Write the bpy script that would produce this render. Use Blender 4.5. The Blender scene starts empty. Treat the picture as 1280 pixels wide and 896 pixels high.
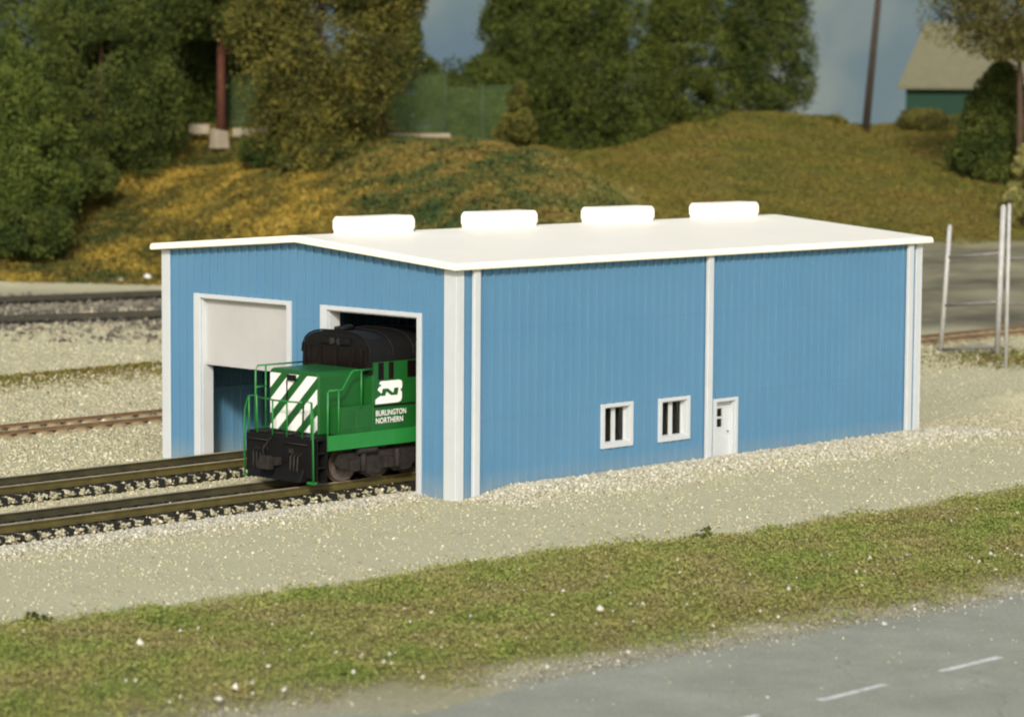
import bpy, math, random
import numpy as np
from mathutils import Matrix, Vector, Euler
random.seed(7)
rng = np.random.default_rng(7)
S = bpy.context.scene
COL = S.collection
R = math.radians

# ------------------------------------------------------------------ camera
C = np.array([-55.55581487, -56.06581651, 11.49307307])
r_ = Vector((0.6968125643, -0.7172260330, 0.0062504197))
u_ = Vector((0.0635966539, 0.0704619532, 0.9954850971))
f_ = Vector((0.7144282440, 0.6932690176, -0.0947119501))
cam = bpy.data.cameras.new('camera'); co = bpy.data.objects.new('camera', cam); COL.objects.link(co)
m = Matrix.Identity(4)
for i in range(3):
    m[i][0] = r_[i]; m[i][1] = u_[i]; m[i][2] = -f_[i]; m[i][3] = C[i]
co.matrix_world = m
cam.sensor_width = 36; cam.lens = 100.7935; cam.clip_end = 2000; cam.clip_start = 1
cam.dof.use_dof = True; cam.dof.focus_distance = 79.5; cam.dof.aperture_fstop = 0.48
S.camera = co
S.cycles.pixel_filter_type = 'BLACKMAN_HARRIS'; S.cycles.filter_width = 2.1

# ground frame: a = metres to the right, d = metres ahead of the camera foot
F2 = np.array([f_[0], f_[1]]); F2 /= np.linalg.norm(F2)
R2 = np.array([F2[1], -F2[0]])
def ad2xy(a, d):
    a = np.asarray(a, float); d = np.asarray(d, float)
    return C[0] + d*F2[0] + a*R2[0], C[1] + d*F2[1] + a*R2[1]
def xy2ad(x, y):
    dx = np.asarray(x, float)-C[0]; dy = np.asarray(y, float)-C[1]
    return dx*R2[0]+dy*R2[1], dx*F2[0]+dy*F2[1]

# ------------------------------------------------------------------ noise
_T = np.random.default_rng(3).random((256, 256))
def vnoise(x, y, s):
    x = np.asarray(x, float)/s + 1000.3; y = np.asarray(y, float)/s + 1000.7
    xi = np.floor(x).astype(int); yi = np.floor(y).astype(int); fx = x-xi; fy = y-yi
    fx = fx*fx*(3-2*fx); fy = fy*fy*(3-2*fy)
    g = lambda i, j: _T[(xi+i) % 256, (yi+j) % 256]
    return (g(0,0)*(1-fx)+g(1,0)*fx)*(1-fy)+(g(0,1)*(1-fx)+g(1,1)*fx)*fy
def fbm(x, y, s):
    return (vnoise(x, y, s)*.5+vnoise(x, y, s/2.1)*.3+vnoise(x, y, s/4.3)*.2)
def sstep(a, b, x):
    t = np.clip((x-a)/(b-a), 0, 1); return t*t*(3-2*t)

# ------------------------------------------------------------------ terrain height
# bearing -> profile of (distance, height)
PROF = {
 -400: [(120,0),(160,0),(170,1.6),(180,4.5),(190,6.5),(198,8.2),(235,8.6),(270,4)],
 0:    [(120,0),(160,0),(166,.9),(172,2.6),(180,5.0),(192,7.7),(198,8.3),(235,8.5),(270,4)],
 230:  [(120,0),(158,0),(164,1.0),(172,3.4),(182,6.4),(190,8.3),(235,8.4),(270,4)],
 330:  [(120,0),(150,0),(156,1.2),(165,3.8),(175,6.4),(186,8.35),(235,8.4),(270,4)],
 450:  [(120,0),(142,0),(150,1.8),(160,4.9),(170,7.0),(180,8.2),(225,8.2),(270,4)],
 600:  [(120,0),(138,0),(146,2.4),(156,5.8),(168,8.25),(176,8.3),(188,8.0),(225,7.6),(270,2)],
 690:  [(120,0),(138,0),(146,2.4),(156,5.6),(166,7.4),(174,7.1),(190,6.4),(204,7.1),(225,7.0),(262,2)],
 740:  [(120,0),(138,0),(146,2.2),(155,5.0),(163,6.3),(171,5.7),(190,6.0),(204,7.2),(225,7.5),(262,1)],
 785:  [(120,0),(138,0),(146,1.8),(155,4.2),(163,4.4),(180,5.4),(200,7.3),(215,8.6),(226,8.6),(262,0)],
 900:  [(120,0),(140,0),(150,1.6),(163,3.2),(180,5.5),(200,7.9),(214,9.5),(224,9.5),(256,0)],
 1000: [(120,0),(140,0),(152,1.2),(166,2.6),(182,5.0),(200,7.4),(214,9.1),(222,9.0),(250,0)],
 1079: [(120,0),(140,0),(154,1.0),(168,2.0),(184,4.8),(200,6.9),(214,8.15),(222,8.0),(250,0)],
 1190: [(120,0),(136,0),(154,1.1),(171,2.1),(182,4.0),(196,6.4),(214,8.5),(232,8.8),(262,2)],
 1280: [(120,0),(136,0),(154,1.1),(171,2.1),(182,3.8),(196,6.2),(214,8.5),(232,8.8),(262,2)],
 1700: [(120,0),(136,0),(154,1.1),(171,2.2),(182,4.0),(196,6.4),(214,8.6),(232,8.8),(262,2)],
}
_K = np.array(sorted(PROF)); _D = np.linspace(0, 400, 801)
_P = np.array([np.interp(_D, [q[0] for q in PROF[k]], [q[1] for q in PROF[k]]) for k in _K])
for _ in range(6): _P[:, 1:-1] = (_P[:, :-2]+2*_P[:, 1:-1]+_P[:, 2:])/4
_X = np.linspace(-400, 1700, 211)
_G = np.array([np.interp(_X, _K, _P[:, j]) for j in range(len(_D))]).T
for _ in range(6): _G[1:-1] = (_G[:-2]+2*_G[1:-1]+_G[2:])/4
def grass_edges(x):
    x = np.asarray(x, float)
    top = np.interp(x, [-40,-20.4,-16.5,-12.7,-6,-.75,12.7,30,60], [-6.2,-7,-7.6,-8.3,-8.4,-9.6,-10.3,-11,-12])
    bot = np.interp(x, [-60,-22,-19,-12,-8,-.7,20,60], [-16.4,-16.7,-17.9,-18.3,-18.7,-19.3,-20.3,-22])
    return top, bot
def gz(x, y, detail=True):
    a, d = xy2ad(x, y)
    t = np.clip(a/np.maximum(d, 20)*3583.8+640, -400, 1700)
    ix = (t+400)/10; i0 = np.clip(np.floor(ix).astype(int), 0, 209); fx = ix-i0
    dd = np.clip(d, 0, 399.4)*2; j0 = np.floor(dd).astype(int); fd = dd-j0
    z = (_G[i0, j0]*(1-fd)+_G[i0, j0+1]*fd)*(1-fx)+(_G[i0+1, j0]*(1-fd)+_G[i0+1, j0+1]*fd)*fx
    if detail:
        hill = sstep(.3, 2.0, z)
        z = z + hill*((fbm(x, y, 9.)-.5)*1.3 + (fbm(x, y, 2.6)-.5)*.5)
        x = np.asarray(x, float); y = np.asarray(y, float)
        # low banked verge, ballast banked up against the shed, sunken road bed
        top, bot = grass_edges(x)
        near = (d < 125)
        g = sstep(0, 1.8, top-y)*sstep(0, 2.0, y-bot)
        z = z + near*g*(.16+.16*(fbm(x, y, 3.)-.5))
        road = sstep(-.1, .9, bot+.3-y); z = z - near*road*.07
        bank = sstep(-1.9, -.35, y)*(1-sstep(0.0, .3, y))*sstep(.2, 2.2, x)*(1-sstep(21.2, 24.5, x))
        z = z + bank*.22
        endb = sstep(21.9, 22.3, x)*(1-sstep(23, 26, x))*sstep(-1, .5, y)*(1-sstep(14, 17, y)); z = z + endb*.1
        # olive berm between the back tracks
        bm = np.exp(-((y-32.9-(x-8)*.04)/1.9)**2)*sstep(-8, 8, x)*(1-sstep(34, 44, x)); z = z + bm*.32*near_far(d)
        # tan heap by the fence
        z = z + .42*np.exp(-((x-32.6)/2.4)**2-((y-3.4)/1.5)**2)*(.6+.8*fbm(x, y, 1.2))
        flat = (d < 160)*(z < 2)*(1-near*sstep(5, 6, bot+8-y))
        z = z + .05*(fbm(x, y, 1.6)-.5)*(1-sstep(-1, 0, -np.abs(y-6.3)+9.5)*(x < 23))
    return z
def near_far(d): return (d < 200)*1.0

# ------------------------------------------------------------------ object helpers
org = {}
def tag(o, label=None, cat=None, group=None, kind=None):
    if label: o['label'] = label
    if cat: o['category'] = cat
    if group: o['group'] = group
    if kind: o['kind'] = kind
    return o
def thing(name, loc, label, cat, group=None):
    o = bpy.data.objects.new(name, None); COL.objects.link(o); o.location = loc
    o.empty_display_size = .5; org[o] = Vector(loc)
    return tag(o, label, cat, group)
def link_mesh(name, me, mat, parent=None, origin=None):
    me.materials.append(mat)
    o = bpy.data.objects.new(name, me); COL.objects.link(o)
    if parent is not None:
        o.parent = parent; org[o] = org[parent].copy()
    else:
        o.location = origin or (0, 0, 0); org[o] = Vector(origin or (0, 0, 0))
    return o
class MB:
    def __init__(s): s.v = []; s.f = []; s.sm = []
    def add(s, vs, fs, smooth=False):
        n = len(s.v); s.v += [tuple(v) for v in vs]; s.f += [tuple(n+i for i in f) for f in fs]; s.sm += [smooth]*len(fs); return s
    def box(s, x0, x1, y0, y1, z0, z1, T=None):
        vs = [(x, y, z) for x in (x0, x1) for y in (y0, y1) for z in (z0, z1)]
        if T is not None: vs = [tuple(T @ Vector(v)) for v in vs]
        return s.add(vs, [(0,1,3,2),(4,6,7,5),(0,4,5,1),(2,3,7,6),(0,2,6,4),(1,5,7,3)])
    def prism(s, pts, axis, a0, a1):
        n = len(pts)
        def P(p, q):
            return (q, p[0], p[1]) if axis == 'x' else ((p[0], q, p[1]) if axis == 'y' else (p[0], p[1], q))
        vs = [P(p, a0) for p in pts]+[P(p, a1) for p in pts]
        fs = [tuple(range(n))[::-1], tuple(range(n, 2*n))]+[(i, (i+1) % n, n+(i+1) % n, n+i) for i in range(n)]
        return s.add(vs, fs)
    def tube(s, pts, r, n=8, r2=None):
        pts = [Vector(p) for p in pts]; k = len(pts); vs = []; fs = []
        for i, p in enumerate(pts):
            t = (pts[min(i+1, k-1)]-pts[max(i-1, 0)]).normalized()
            a = t.cross(Vector((0, 0, 1)) if abs(t.z) < .9 else Vector((1, 0, 0))).normalized(); b = t.cross(a)
            rr = r if r2 is None else r+(r2-r)*i/(k-1)
            for j in range(n):
                w = 2*math.pi*j/n; vs.append(p+a*rr*math.cos(w)+b*rr*math.sin(w))
        for i in range(k-1):
            for j in range(n):
                fs.append((i*n+j, i*n+(j+1) % n, (i+1)*n+(j+1) % n, (i+1)*n+j))
        s.add(vs, fs, True); s.add([], [])
        s.f += [tuple(len(s.v)-k*n+j for j in range(n))[::-1], tuple(len(s.v)-n+j for j in range(n))]; s.sm += [False, False]
        return s
    def build(s, name, mat, parent=None, origin=None, bevel=0):
        o0 = org[parent] if parent is not None else Vector(origin or (0, 0, 0))
        me = bpy.data.meshes.new(name)
        me.from_pydata([(v[0]-o0.x, v[1]-o0.y, v[2]-o0.z) for v in s.v], [], s.f)
        me.polygons.foreach_set('use_smooth', s.sm); me.update()
        import bmesh
        bm = bmesh.new(); bm.from_mesh(me); bmesh.ops.recalc_face_normals(bm, faces=bm.faces); bm.to_mesh(me); bm.free()
        o = link_mesh(name, me, mat, parent, origin)
        if bevel:
            b = o.modifiers.new('bevel', 'BEVEL'); b.width = bevel; b.segments = 2; b.limit_method = 'ANGLE'
        return o
def fast_mesh(name, V, F, attr=None):
    """V (n,3), F (m,k) numpy"""
    me = bpy.data.meshes.new(name); m_, k = F.shape
    me.vertices.add(len(V)); me.vertices.foreach_set('co', V.astype(np.float32).ravel())
    me.loops.add(m_*k); me.loops.foreach_set('vertex_index', F.astype(np.int32).ravel())
    me.polygons.add(m_); me.polygons.foreach_set('loop_start', np.arange(0, m_*k, k, dtype=np.int32))
    me.polygons.foreach_set('loop_total', np.full(m_, k, dtype=np.int32))
    if attr:
        for nme, arr in attr.items():
            at = me.attributes.new(nme, 'FLOAT', 'POINT'); at.data.foreach_set('value', arr.astype(np.float32).ravel())
    me.update(calc_edges=True); return me
def leaves(P, size, flat=0., jit=.5, g=rng):
    """quads of random direction at points P"""
    n = len(P)
    nrm = g.normal(size=(n, 3)); nrm[:, 2] = np.abs(nrm[:, 2])+flat; nrm /= np.linalg.norm(nrm, axis=1)[:, None]
    a = np.cross(nrm, g.normal(size=(n, 3))); a /= np.linalg.norm(a, axis=1)[:, None]; b = np.cross(nrm, a)
    s = (size*(1-jit+2*jit*g.random(n)))[:, None]; k = (.5+.5*g.random(n))[:, None]
    V = np.stack([P-a*s, P-b*s*k, P+a*s, P+b*s*k], 1).reshape(-1, 3)
    return V, np.arange(4*n).reshape(n, 4)
def pebbles(P, size, g=rng):
    n = len(P); O = np.array([[1,0,0],[-1,0,0],[0,1,0],[0,-1,0],[0,0,1],[0,0,-1]], float)
    Fo = np.array([[0,2,4],[2,1,4],[1,3,4],[3,0,4],[2,0,5],[1,2,5],[3,1,5],[0,3,5]])
    sc = size[:, None, None]*(.55+.9*g.random((n, 6, 1)))
    w = g.random(n)*6.28; c, s = np.cos(w), np.sin(w)
    Q = O[None]*sc; Q[:, :, 2] *= .8; Q += g.normal(size=(n, 6, 3))*size[:, None, None]*.22
    X = Q[:, :, 0]*c[:, None]-Q[:, :, 1]*s[:, None]; Y = Q[:, :, 0]*s[:, None]+Q[:, :, 1]*c[:, None]
    V = np.stack([X, Y, Q[:, :, 2]], 2)+P[:, None, :]
    F = (Fo[None]+6*np.arange(n)[:, None, None]).reshape(-1, 3)
    return V.reshape(-1, 3), F

# ------------------------------------------------------------------ materials
class NT:
    def __init__(s, name):
        s.m = bpy.data.materials.new(name); s.m.use_nodes = True; s.t = s.m.node_tree; s.n = s.t.nodes; s.l = s.t.links
        s.b = s.n['Principled BSDF']; s.out = s.n['Material Output']
    def node(s, typ, **kw):
        q = s.n.new(typ)
        for k, v in kw.items(): setattr(q, k, v)
        return q
    def pos(s): return s.node('ShaderNodeNewGeometry').outputs['Position']
    def obj(s): return s.node('ShaderNodeTexCoord').outputs['Object']
    def noise(s, vec, scale, detail=4, rough=.6):
        q = s.node('ShaderNodeTexNoise'); q.inputs['Scale'].default_value = scale; q.inputs['Detail'].default_value = detail
        q.inputs['Roughness'].default_value = rough; s.l.new(vec, q.inputs['Vector']); return q.outputs['Fac']
    def ramp(s, fac, stops, interp='LINEAR'):
        q = s.node('ShaderNodeValToRGB'); q.color_ramp.interpolation = interp
        e = q.color_ramp.elements
        while len(e) < len(stops): e.new(.5)
        for el, (p, c) in zip(e, stops): el.position = p; el.color = (*c, 1) if len(c) == 3 else c
        s.l.new(fac, q.inputs['Fac']); return q.outputs['Color']
    def mix(s, fac, a, b, blend='MIX'):
        q = s.node('ShaderNodeMix', data_type='RGBA', blend_type=blend)
        for sock, v in ((q.inputs[0], fac), (q.inputs[6], a), (q.inputs[7], b)):
            if isinstance(v, (int, float)): sock.default_value = v
            elif isinstance(v, tuple): sock.default_value = (*v, 1) if len(v) == 3 else v
            else: s.l.new(v, sock)
        return q.outputs[2]
    def math(s, op, a, b=0., clamp=False):
        q = s.node('ShaderNodeMath', operation=op); q.use_clamp = clamp
        for sock, v in ((q.inputs[0], a), (q.inputs[1], b)):
            if isinstance(v, (int, float)): sock.default_value = v
            else: s.l.new(v, sock)
        return q.outputs[0]
    def attr(s, name): return s.node('ShaderNodeAttribute', attribute_name=name).outputs['Fac']
    def bump(s, h, strength=.3, dist=.05):
        q = s.node('ShaderNodeBump'); q.inputs['Strength'].default_value = strength; q.inputs['Distance'].default_value = dist
        s.l.new(h, q.inputs['Height']); s.l.new(q.outputs['Normal'], s.b.inputs['Normal'])
    def color(s, c):
        if isinstance(c, tuple): s.b.inputs['Base Color'].default_value = (*c, 1)
        else: s.l.new(c, s.b.inputs['Base Color'])
    def rough(s, v): s.b.inputs['Roughness'].default_value = v; return s
def paint(name, c, rough=.5, var=.12, scale=1.5, bump=.0, metal=0.):
    k = NT(name); p = k.obj(); n = k.noise(p, scale, 6, .7)
    lo = tuple(x*(1-var) for x in c); hi = tuple(min(1, x*(1+var)) for x in c)
    k.color(k.ramp(n, [(.3, lo), (.7, hi)])); k.rough(rough); k.b.inputs['Metallic'].default_value = metal
    if max(c) < .03: k.b.inputs['Specular IOR Level'].default_value = .18
    if bump: k.bump(k.noise(p, scale*12, 3), bump, .02)
    return k.m
def foliage(name, cols, patch=1.2, rough=.8):
    """cols: dark, mid, light colour of the leaves; clump scale variation + a value per leaf"""
    k = NT(name); g = k.node('ShaderNodeNewGeometry'); rpi = g.outputs['Random Per Island']
    n = k.noise(g.outputs['Position'], 1/patch, 3, .6)
    f = k.math('ADD', k.math('MULTIPLY', rpi, .38), k.math('MULTIPLY', k.math('SUBTRACT', n, .5), 1.7)); f = k.math('ADD', f, .34)
    k.color(k.ramp(f, [(.15, cols[0]), (.5, cols[1]), (.85, cols[2])])); k.rough(rough)
    k.b.inputs['Specular IOR Level'].default_value = .2
    return k.m
M = {}
# siding: moulded blue, slight fade and dust
k = NT('blue_siding'); p = k.obj()
n = k.noise(p, .35, 4, .6); mp = k.node('ShaderNodeMapping'); mp.inputs['Scale'].default_value = (3, 3, .25); k.l.new(p, mp.inputs['Vector'])
n2 = k.noise(mp.outputs['Vector'], 1.6, 5, .7)
n3 = k.noise(p, 1.3, 5, .65)
c = k.mix(k.math('MULTIPLY', n2, .55), k.ramp(n, [(.3, (0.07824, 0.2032, 0.343)), (.7, (0.09359, 0.2265, 0.3713))]), (0.1065, 0.2314, 0.355))
spz = k.node('ShaderNodeSeparateXYZ'); k.l.new(p, spz.inputs[0])
splash = k.math('MULTIPLY', k.math('SUBTRACT', .75, spz.outputs[2], True), k.math('MULTIPLY', n3, .9), True)   # dust splashed on the foot of the wall
c = k.mix(splash, c, (.34, .33, .26)); lap = k.math('LESS_THAN', k.math('FRACT', k.math('MULTIPLY', k.math('ADD', spz.outputs[2], .35), .4)), .012)
c = k.mix(k.math('MULTIPLY', lap, .12), c, (.05, .12, .2))
k.color(c); k.rough(.42); k.b.inputs['Specular IOR Level'].default_value = .4; k.bump(k.noise(p, 6, 4), .12, .02); M['blue'] = k.m
M['white'] = paint('white_trim', (0.509, 0.5437, 0.5698), .45, .04)
k = NT('roof_white'); p = k.obj(); k.color(k.ramp(k.noise(p, .5, 5, .6), [(.3, (.90, .86, .72)), (.7, (.93, .895, .77))])); k.rough(.5); k.bump(k.noise(p, 3, 4), .1, .03); M['roof'] = k.m
M['panel'] = paint('door_panel_white', (0.43, 0.4343, 0.43), .55, .06, .8)
M['inner'] = paint('interior_grey', (.10, .10, .10), .8, .2)
M['black'] = paint('black_paint', (.006, .006, .006), .6, .3, 4)
M['roofgrey'] = paint('weathered_grey', (.06, .06, .055), .6, .25, 3)
M['darkglass'] = paint('dark_glass', (.007, .004, .004), .25, .3)
M['truck'] = paint('grimy_black', (.024, .021, .019), .7, .5, 5)
M['wheel'] = paint('wheel_steel', (.16, .13, .11), .45, .3, 6, 0, .5)
M['green'] = paint('locomotive_green', (0.00738, 0.0861, 0.01394), .42, .12, 2)
M['brightgreen'] = paint('handrail_green', (0.0136, 0.1742, 0.0323), .45, .1, 3)
M['livery_white'] = paint('livery_white', (.78, .78, .76), .5, .05)
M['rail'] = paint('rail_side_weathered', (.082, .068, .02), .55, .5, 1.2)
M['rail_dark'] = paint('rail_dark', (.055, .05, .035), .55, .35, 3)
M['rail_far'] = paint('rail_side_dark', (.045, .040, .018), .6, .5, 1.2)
M['railtop'] = paint('rail_head_worn', (.36, .31, .22), .5, .3, 1.5)
M['rust'] = paint('rail_rust', (0.2, 0.125, 0.06), .8, .35, 3)
M['tie'] = paint('black_sleeper', (.02, .019, .016), .75, .5, 3, .3)
M['tie_brown'] = paint('brown_sleeper', (.27, .22, .13), .85, .4, 3, .3)
M['steel'] = paint('galvanised_pipe', (.38, .38, .37), .5, .18, 3)
M['steeldark'] = paint('dull_pipe', (.17, .165, .15), .6, .2, 3)
M['wood'] = paint('pole_wood', (.035, .024, .016), .85, .3, 2, .3)
M['bark'] = paint('bark_brown', (.06, .035, .02), .9, .35, 2, .5)
M['redbark'] = paint('bark_reddish', (.105, .035, .02), .9, .3, 2, .5)
M['concrete'] = paint('pale_concrete', (0.2856, 0.2516, 0.1836), .85, .2, 1.5, .2)
M['houseroof'] = paint('cream_shingle', (0.1469, 0.1423, 0.085), .8, .1, 1.2, .2)
M['postgreen'] = paint('fence_post_green', (.04, .065, .03), .8, .2, 2)
M['housegreen'] = paint('dark_green_board', (.012, .05, .03), .7, .15, 1)
k = NT('window_glass'); tr = k.node('ShaderNodeBsdfTransparent'); gl = k.node('ShaderNodeBsdfGlossy'); gl.inputs['Roughness'].default_value = .08
tr.inputs['Color'].default_value = (.75, .78, .76, 1)
fr = k.node('ShaderNodeFresnel'); fr.inputs['IOR'].default_value = 1.5; mx = k.node('ShaderNodeMixShader')
k.l.new(fr.outputs[0], mx.inputs[0]); k.l.new(tr.outputs[0], mx.inputs[1]); k.l.new(gl.outputs[0], mx.inputs[2]); k.l.new(mx.outputs[0], k.out.inputs['Surface']); M['glass'] = k.m
k = NT('fence_mesh'); tr = k.node('ShaderNodeBsdfTransparent'); mx = k.node('ShaderNodeMixShader')
k.color(k.ramp(k.noise(k.obj(), .8, 4), [(.3, (.055, .10, .03)), (.7, (.085, .14, .045))])); k.rough(.8)
# woven screen: threads on a fine grid
p = k.obj(); sp = k.node('ShaderNodeSeparateXYZ'); k.l.new(p, sp.inputs[0])
sx = k.math('FRACT', k.math('MULTIPLY', sp.outputs[0], 7.)); sz = k.math('FRACT', k.math('MULTIPLY', sp.outputs[2], 7.))
hit = k.math('MAXIMUM', k.math('LESS_THAN', sx, .2), k.math('LESS_THAN', sz, .2))
k.l.new(hit, mx.inputs[0]); k.l.new(tr.outputs[0], mx.inputs[1]); k.l.new(k.b.outputs[0], mx.inputs[2]); k.l.new(mx.outputs[0], k.out.inputs['Surface']); M['net'] = k.m

# ground
k = NT('ground'); p = k.pos()
fine = k.noise(p, 7, 6, .75); med = k.noise(p, .9, 5, .6); big = k.noise(p, .16, 3, .5)
grav = k.ramp(fine, [(.25, (0.3597, 0.3379, 0.2071)), (.5, (0.4905, 0.4632, 0.2943)), (.75, (0.6104, 0.5777, 0.3979))])
tan = k.ramp(med, [(.3, (0.4469, 0.4306, 0.2725)), (.7, (0.5341, 0.5069, 0.327))])
grav = k.mix(.45, grav, tan)
soil = k.ramp(k.noise(p, 2.2, 6, .7), [(.3, (.13, .12, .045)), (.5, (.19, .165, .065)), (.72, (.27, .24, .12))])
hillc = k.ramp(k.noise(p, .22, 5, .65), [(.28, (0.056, 0.0765, 0.0168)), (.42, (0.112, 0.102, 0.0196)), (.55, (0.184, 0.1394, 0.0252)), (.72, (0.24, 0.1785, 0.0364))])
hillc = k.mix(k.ramp(k.noise(p, 1.6, 4, .7), [(.35, (0, 0, 0)), (.7, (.7, .7, .7))]), hillc, (.07, .075, .018))
hillr = k.ramp(k.noise(p, .2, 4, .6), [(.3, (.08, .082, .02)), (.5, (.11, .10, .026)), (.7, (.14, .13, .038))])
lot = k.ramp(k.noise(p, .17, 5, .65), [(.34, (.10, .092, .068)), (.5, (.19, .178, .115)), (.66, (.27, .25, .165))])
dark = k.ramp(k.noise(p, 3, 5, .8), [(.35, (.07, .065, .045)), (.6, (.30, .27, .20))])
grav = k.mix(k.math('MULTIPLY', k.attr('pale'), .7), grav, k.ramp(fine, [(.3, (.48, .46, .34)), (.6, (.66, .64, .50))]))
c = k.mix(k.attr('verge'), grav, soil)
c = k.mix(k.attr('lot'), c, lot); c = k.mix(k.attr('dark'), c, dark)
c = k.mix(k.attr('olive'), c, k.ramp(k.noise(p, 1.2, 4), [(.3, (.16, .14, .035)), (.7, (.26, .22, .07))]))
c = k.mix(k.attr('hill'), c, hillc); c = k.mix(k.attr('hillright'), c, hillr)
c = k.mix(k.attr('dirt'), c, k.ramp(fine, [(.3, (.22, .215, .15)), (.7, (.40, .385, .285))]))
k.color(c); k.rough(.95); k.b.inputs['Specular IOR Level'].default_value = .1
k.bump(k.noise(p, 9, 5, .7), .6, .06); M['ground'] = k.m
k = NT('asphalt'); p = k.pos()
base = k.ramp(k.noise(p, .45, 5, .65), [(.3, (0.2734, 0.2827, 0.2202)), (.55, (0.3334, 0.3414, 0.2687)), (.75, (0.3934, 0.4001, 0.3213))])
spk = k.ramp(k.noise(p, 14, 4, .8), [(.35, (.8, .8, .8)), (.65, (1.1, 1.1, 1.1))])
c = k.mix(1., base, spk, 'MULTIPLY')
v = k.node('ShaderNodeTexVoronoi', feature='DISTANCE_TO_EDGE'); v.inputs['Scale'].default_value = .22
w = k.node('ShaderNodeMapping'); w.inputs['Scale'].default_value = (1, 1, 1); nn = k.node('ShaderNodeTexNoise'); nn.inputs['Scale'].default_value = .8; k.l.new(p, nn.inputs['Vector'])
ad = k.node('ShaderNodeVectorMath', operation='MULTIPLY_ADD'); k.l.new(nn.outputs['Color'], ad.inputs[0]); ad.inputs[1].default_value = (2.2, 2.2, 0); k.l.new(p, ad.inputs[2]); k.l.new(ad.outputs[0], v.inputs['Vector'])
crack = k.math('LESS_THAN', v.outputs['Distance'], .003)
c = k.mix(k.math('MULTIPLY', crack, .3), c, (.08, .08, .07))
k.color(c); k.rough(.85); k.b.inputs['Specular IOR Level'].default_value = .15; k.bump(k.noise(p, 16, 4, .8), .35, .03); M['asphalt'] = k.m
k = NT('worn_line_paint'); p = k.pos(); k.color(k.ramp(k.noise(p, 5, 6, .8), [(.36, (.30, .30, .27)), (.52, (.68, .68, .63))])); k.rough(.8); M['line'] = k.m
k = NT('pale_ballast_stones'); g = k.node('ShaderNodeNewGeometry')
k.color(k.ramp(g.outputs['Random Per Island'], [(0, (0.2697, 0.2465, 0.1581)), (.4, (0.3999, 0.372, 0.2418)), (.85, (0.4836, 0.4557, 0.3162)), (1, (0.6324, 0.6045, 0.465))])); k.rough(.85); M['pebble'] = k.m
k = NT('pale_bank_stones'); g = k.node('ShaderNodeNewGeometry')
k.color(k.ramp(g.outputs['Random Per Island'], [(0, (0.302, 0.277, 0.202)), (.4, (0.420, 0.403, 0.311)), (.85, (0.521, 0.504, 0.403)), (1, (0.622, 0.605, 0.521))])); k.rough(.88); M['palepebble'] = k.m
k = NT('road_grit'); g = k.node('ShaderNodeNewGeometry')
k.color(k.ramp(g.outputs['Random Per Island'], [(0, (.16, .15, .11)), (.5, (.29, .275, .21)), (.9, (.42, .40, .32)), (1, (.62, .60, .5))])); k.rough(.9); M['grit'] = k.m
k = NT('white_stones'); k.color((.62, .60, .52)); k.rough(.8); M['whitestone'] = k.m
k = NT('dark_ballast_stones'); g = k.node('ShaderNodeNewGeometry')
k.color(k.ramp(g.outputs['Random Per Island'], [(0, (.05, .045, .035)), (.6, (.12, .105, .08)), (1, (.32, .28, .2))])); k.rough(.9); M['darkpebble'] = k.m

# verge turf: patches of green, olive, straw and brown
def turf_mat(name, stops, patch, mixw=.45):
    k = NT(name); g = k.node('ShaderNodeNewGeometry'); n = k.noise(g.outputs['Position'], 1/patch, 4, .65)
    f = k.math('ADD', k.math('MULTIPLY', g.outputs['Random Per Island'], mixw), k.math('MULTIPLY', k.math('SUBTRACT', n, .5), 2.0)); f = k.math('ADD', f, .5-mixw/2)
    k.color(k.ramp(f, stops)); k.rough(.9); k.b.inputs['Specular IOR Level'].default_value = .15; M[name] = k.m
turf_mat('turf', [(0, (0.117, 0.1744, 0.03528)), (.25, (0.18, 0.2295, 0.05292)), (.42, (0.2295, 0.2525, 0.07056)), (.58, (0.2475, 0.2341, 0.08379)), (.75, (0.2295, 0.2038, 0.07938)), (1, (0.342, 0.3213, 0.1676))], 1.9, .3)
turf_mat('hillturf', [(0, (0.02661, 0.04371, 0.0131)), (.25, (0.05322, 0.06429, 0.01572)), (.42, (0.1109, 0.08741, 0.02097)), (.58, (0.207, 0.1587, 0.02883)), (.78, (0.3179, 0.2175, 0.03931)), (1, (0.3252, 0.2498, 0.06552))], 5., .2)
turf_mat('moundturf', [(0, (.02, .045, .02)), (.2, (.03, .06, .022)), (.4, (.065, .078, .022)), (.56, (.12, .11, .03)), (.75, (.17, .12, .03)), (1, (.20, .15, .05))], 3.2, .22)
turf_mat('farturf', [(0, (.07, .082, .015)), (.3, (.11, .11, .022)), (.55, (.15, .128, .028)), (.8, (.155, .115, .028)), (1, (.2, .175, .055))], 6.0, .12)

# ------------------------------------------------------------------ ground sheet
dv = np.concatenate([np.arange(-40, 55, 5), np.arange(55, 130, .4), np.arange(130, 232, .75), np.arange(232, 420, 6)])
av = np.concatenate([np.arange(-260, -46, 8), np.arange(-46, 46, .45), np.arange(46, 261, 8)])
A, D = np.meshgrid(av, dv, indexing='ij'); X, Y = ad2xy(A, D); Z = gz(X.ravel(), Y.ravel()).reshape(X.shape)
nA, nD = A.shape
idx = np.arange(nA*nD).reshape(nA, nD)
Fq = np.stack([idx[:-1, :-1], idx[:-1, 1:], idx[1:, 1:], idx[1:, :-1]], -1).reshape(-1, 4)[:, ::-1]
top, bot = grass_edges(X); nz = (fbm(X, Y, 1.5)-.5)*1.2
zb = gz(X.ravel(), Y.ravel(), False).reshape(X.shape)
scr = A/np.maximum(D, 20)*3583.8+640
verge = sstep(-.2, .4, top-Y+nz)*sstep(.2, 1.4, Y-bot+nz)*(D < 135)
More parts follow.
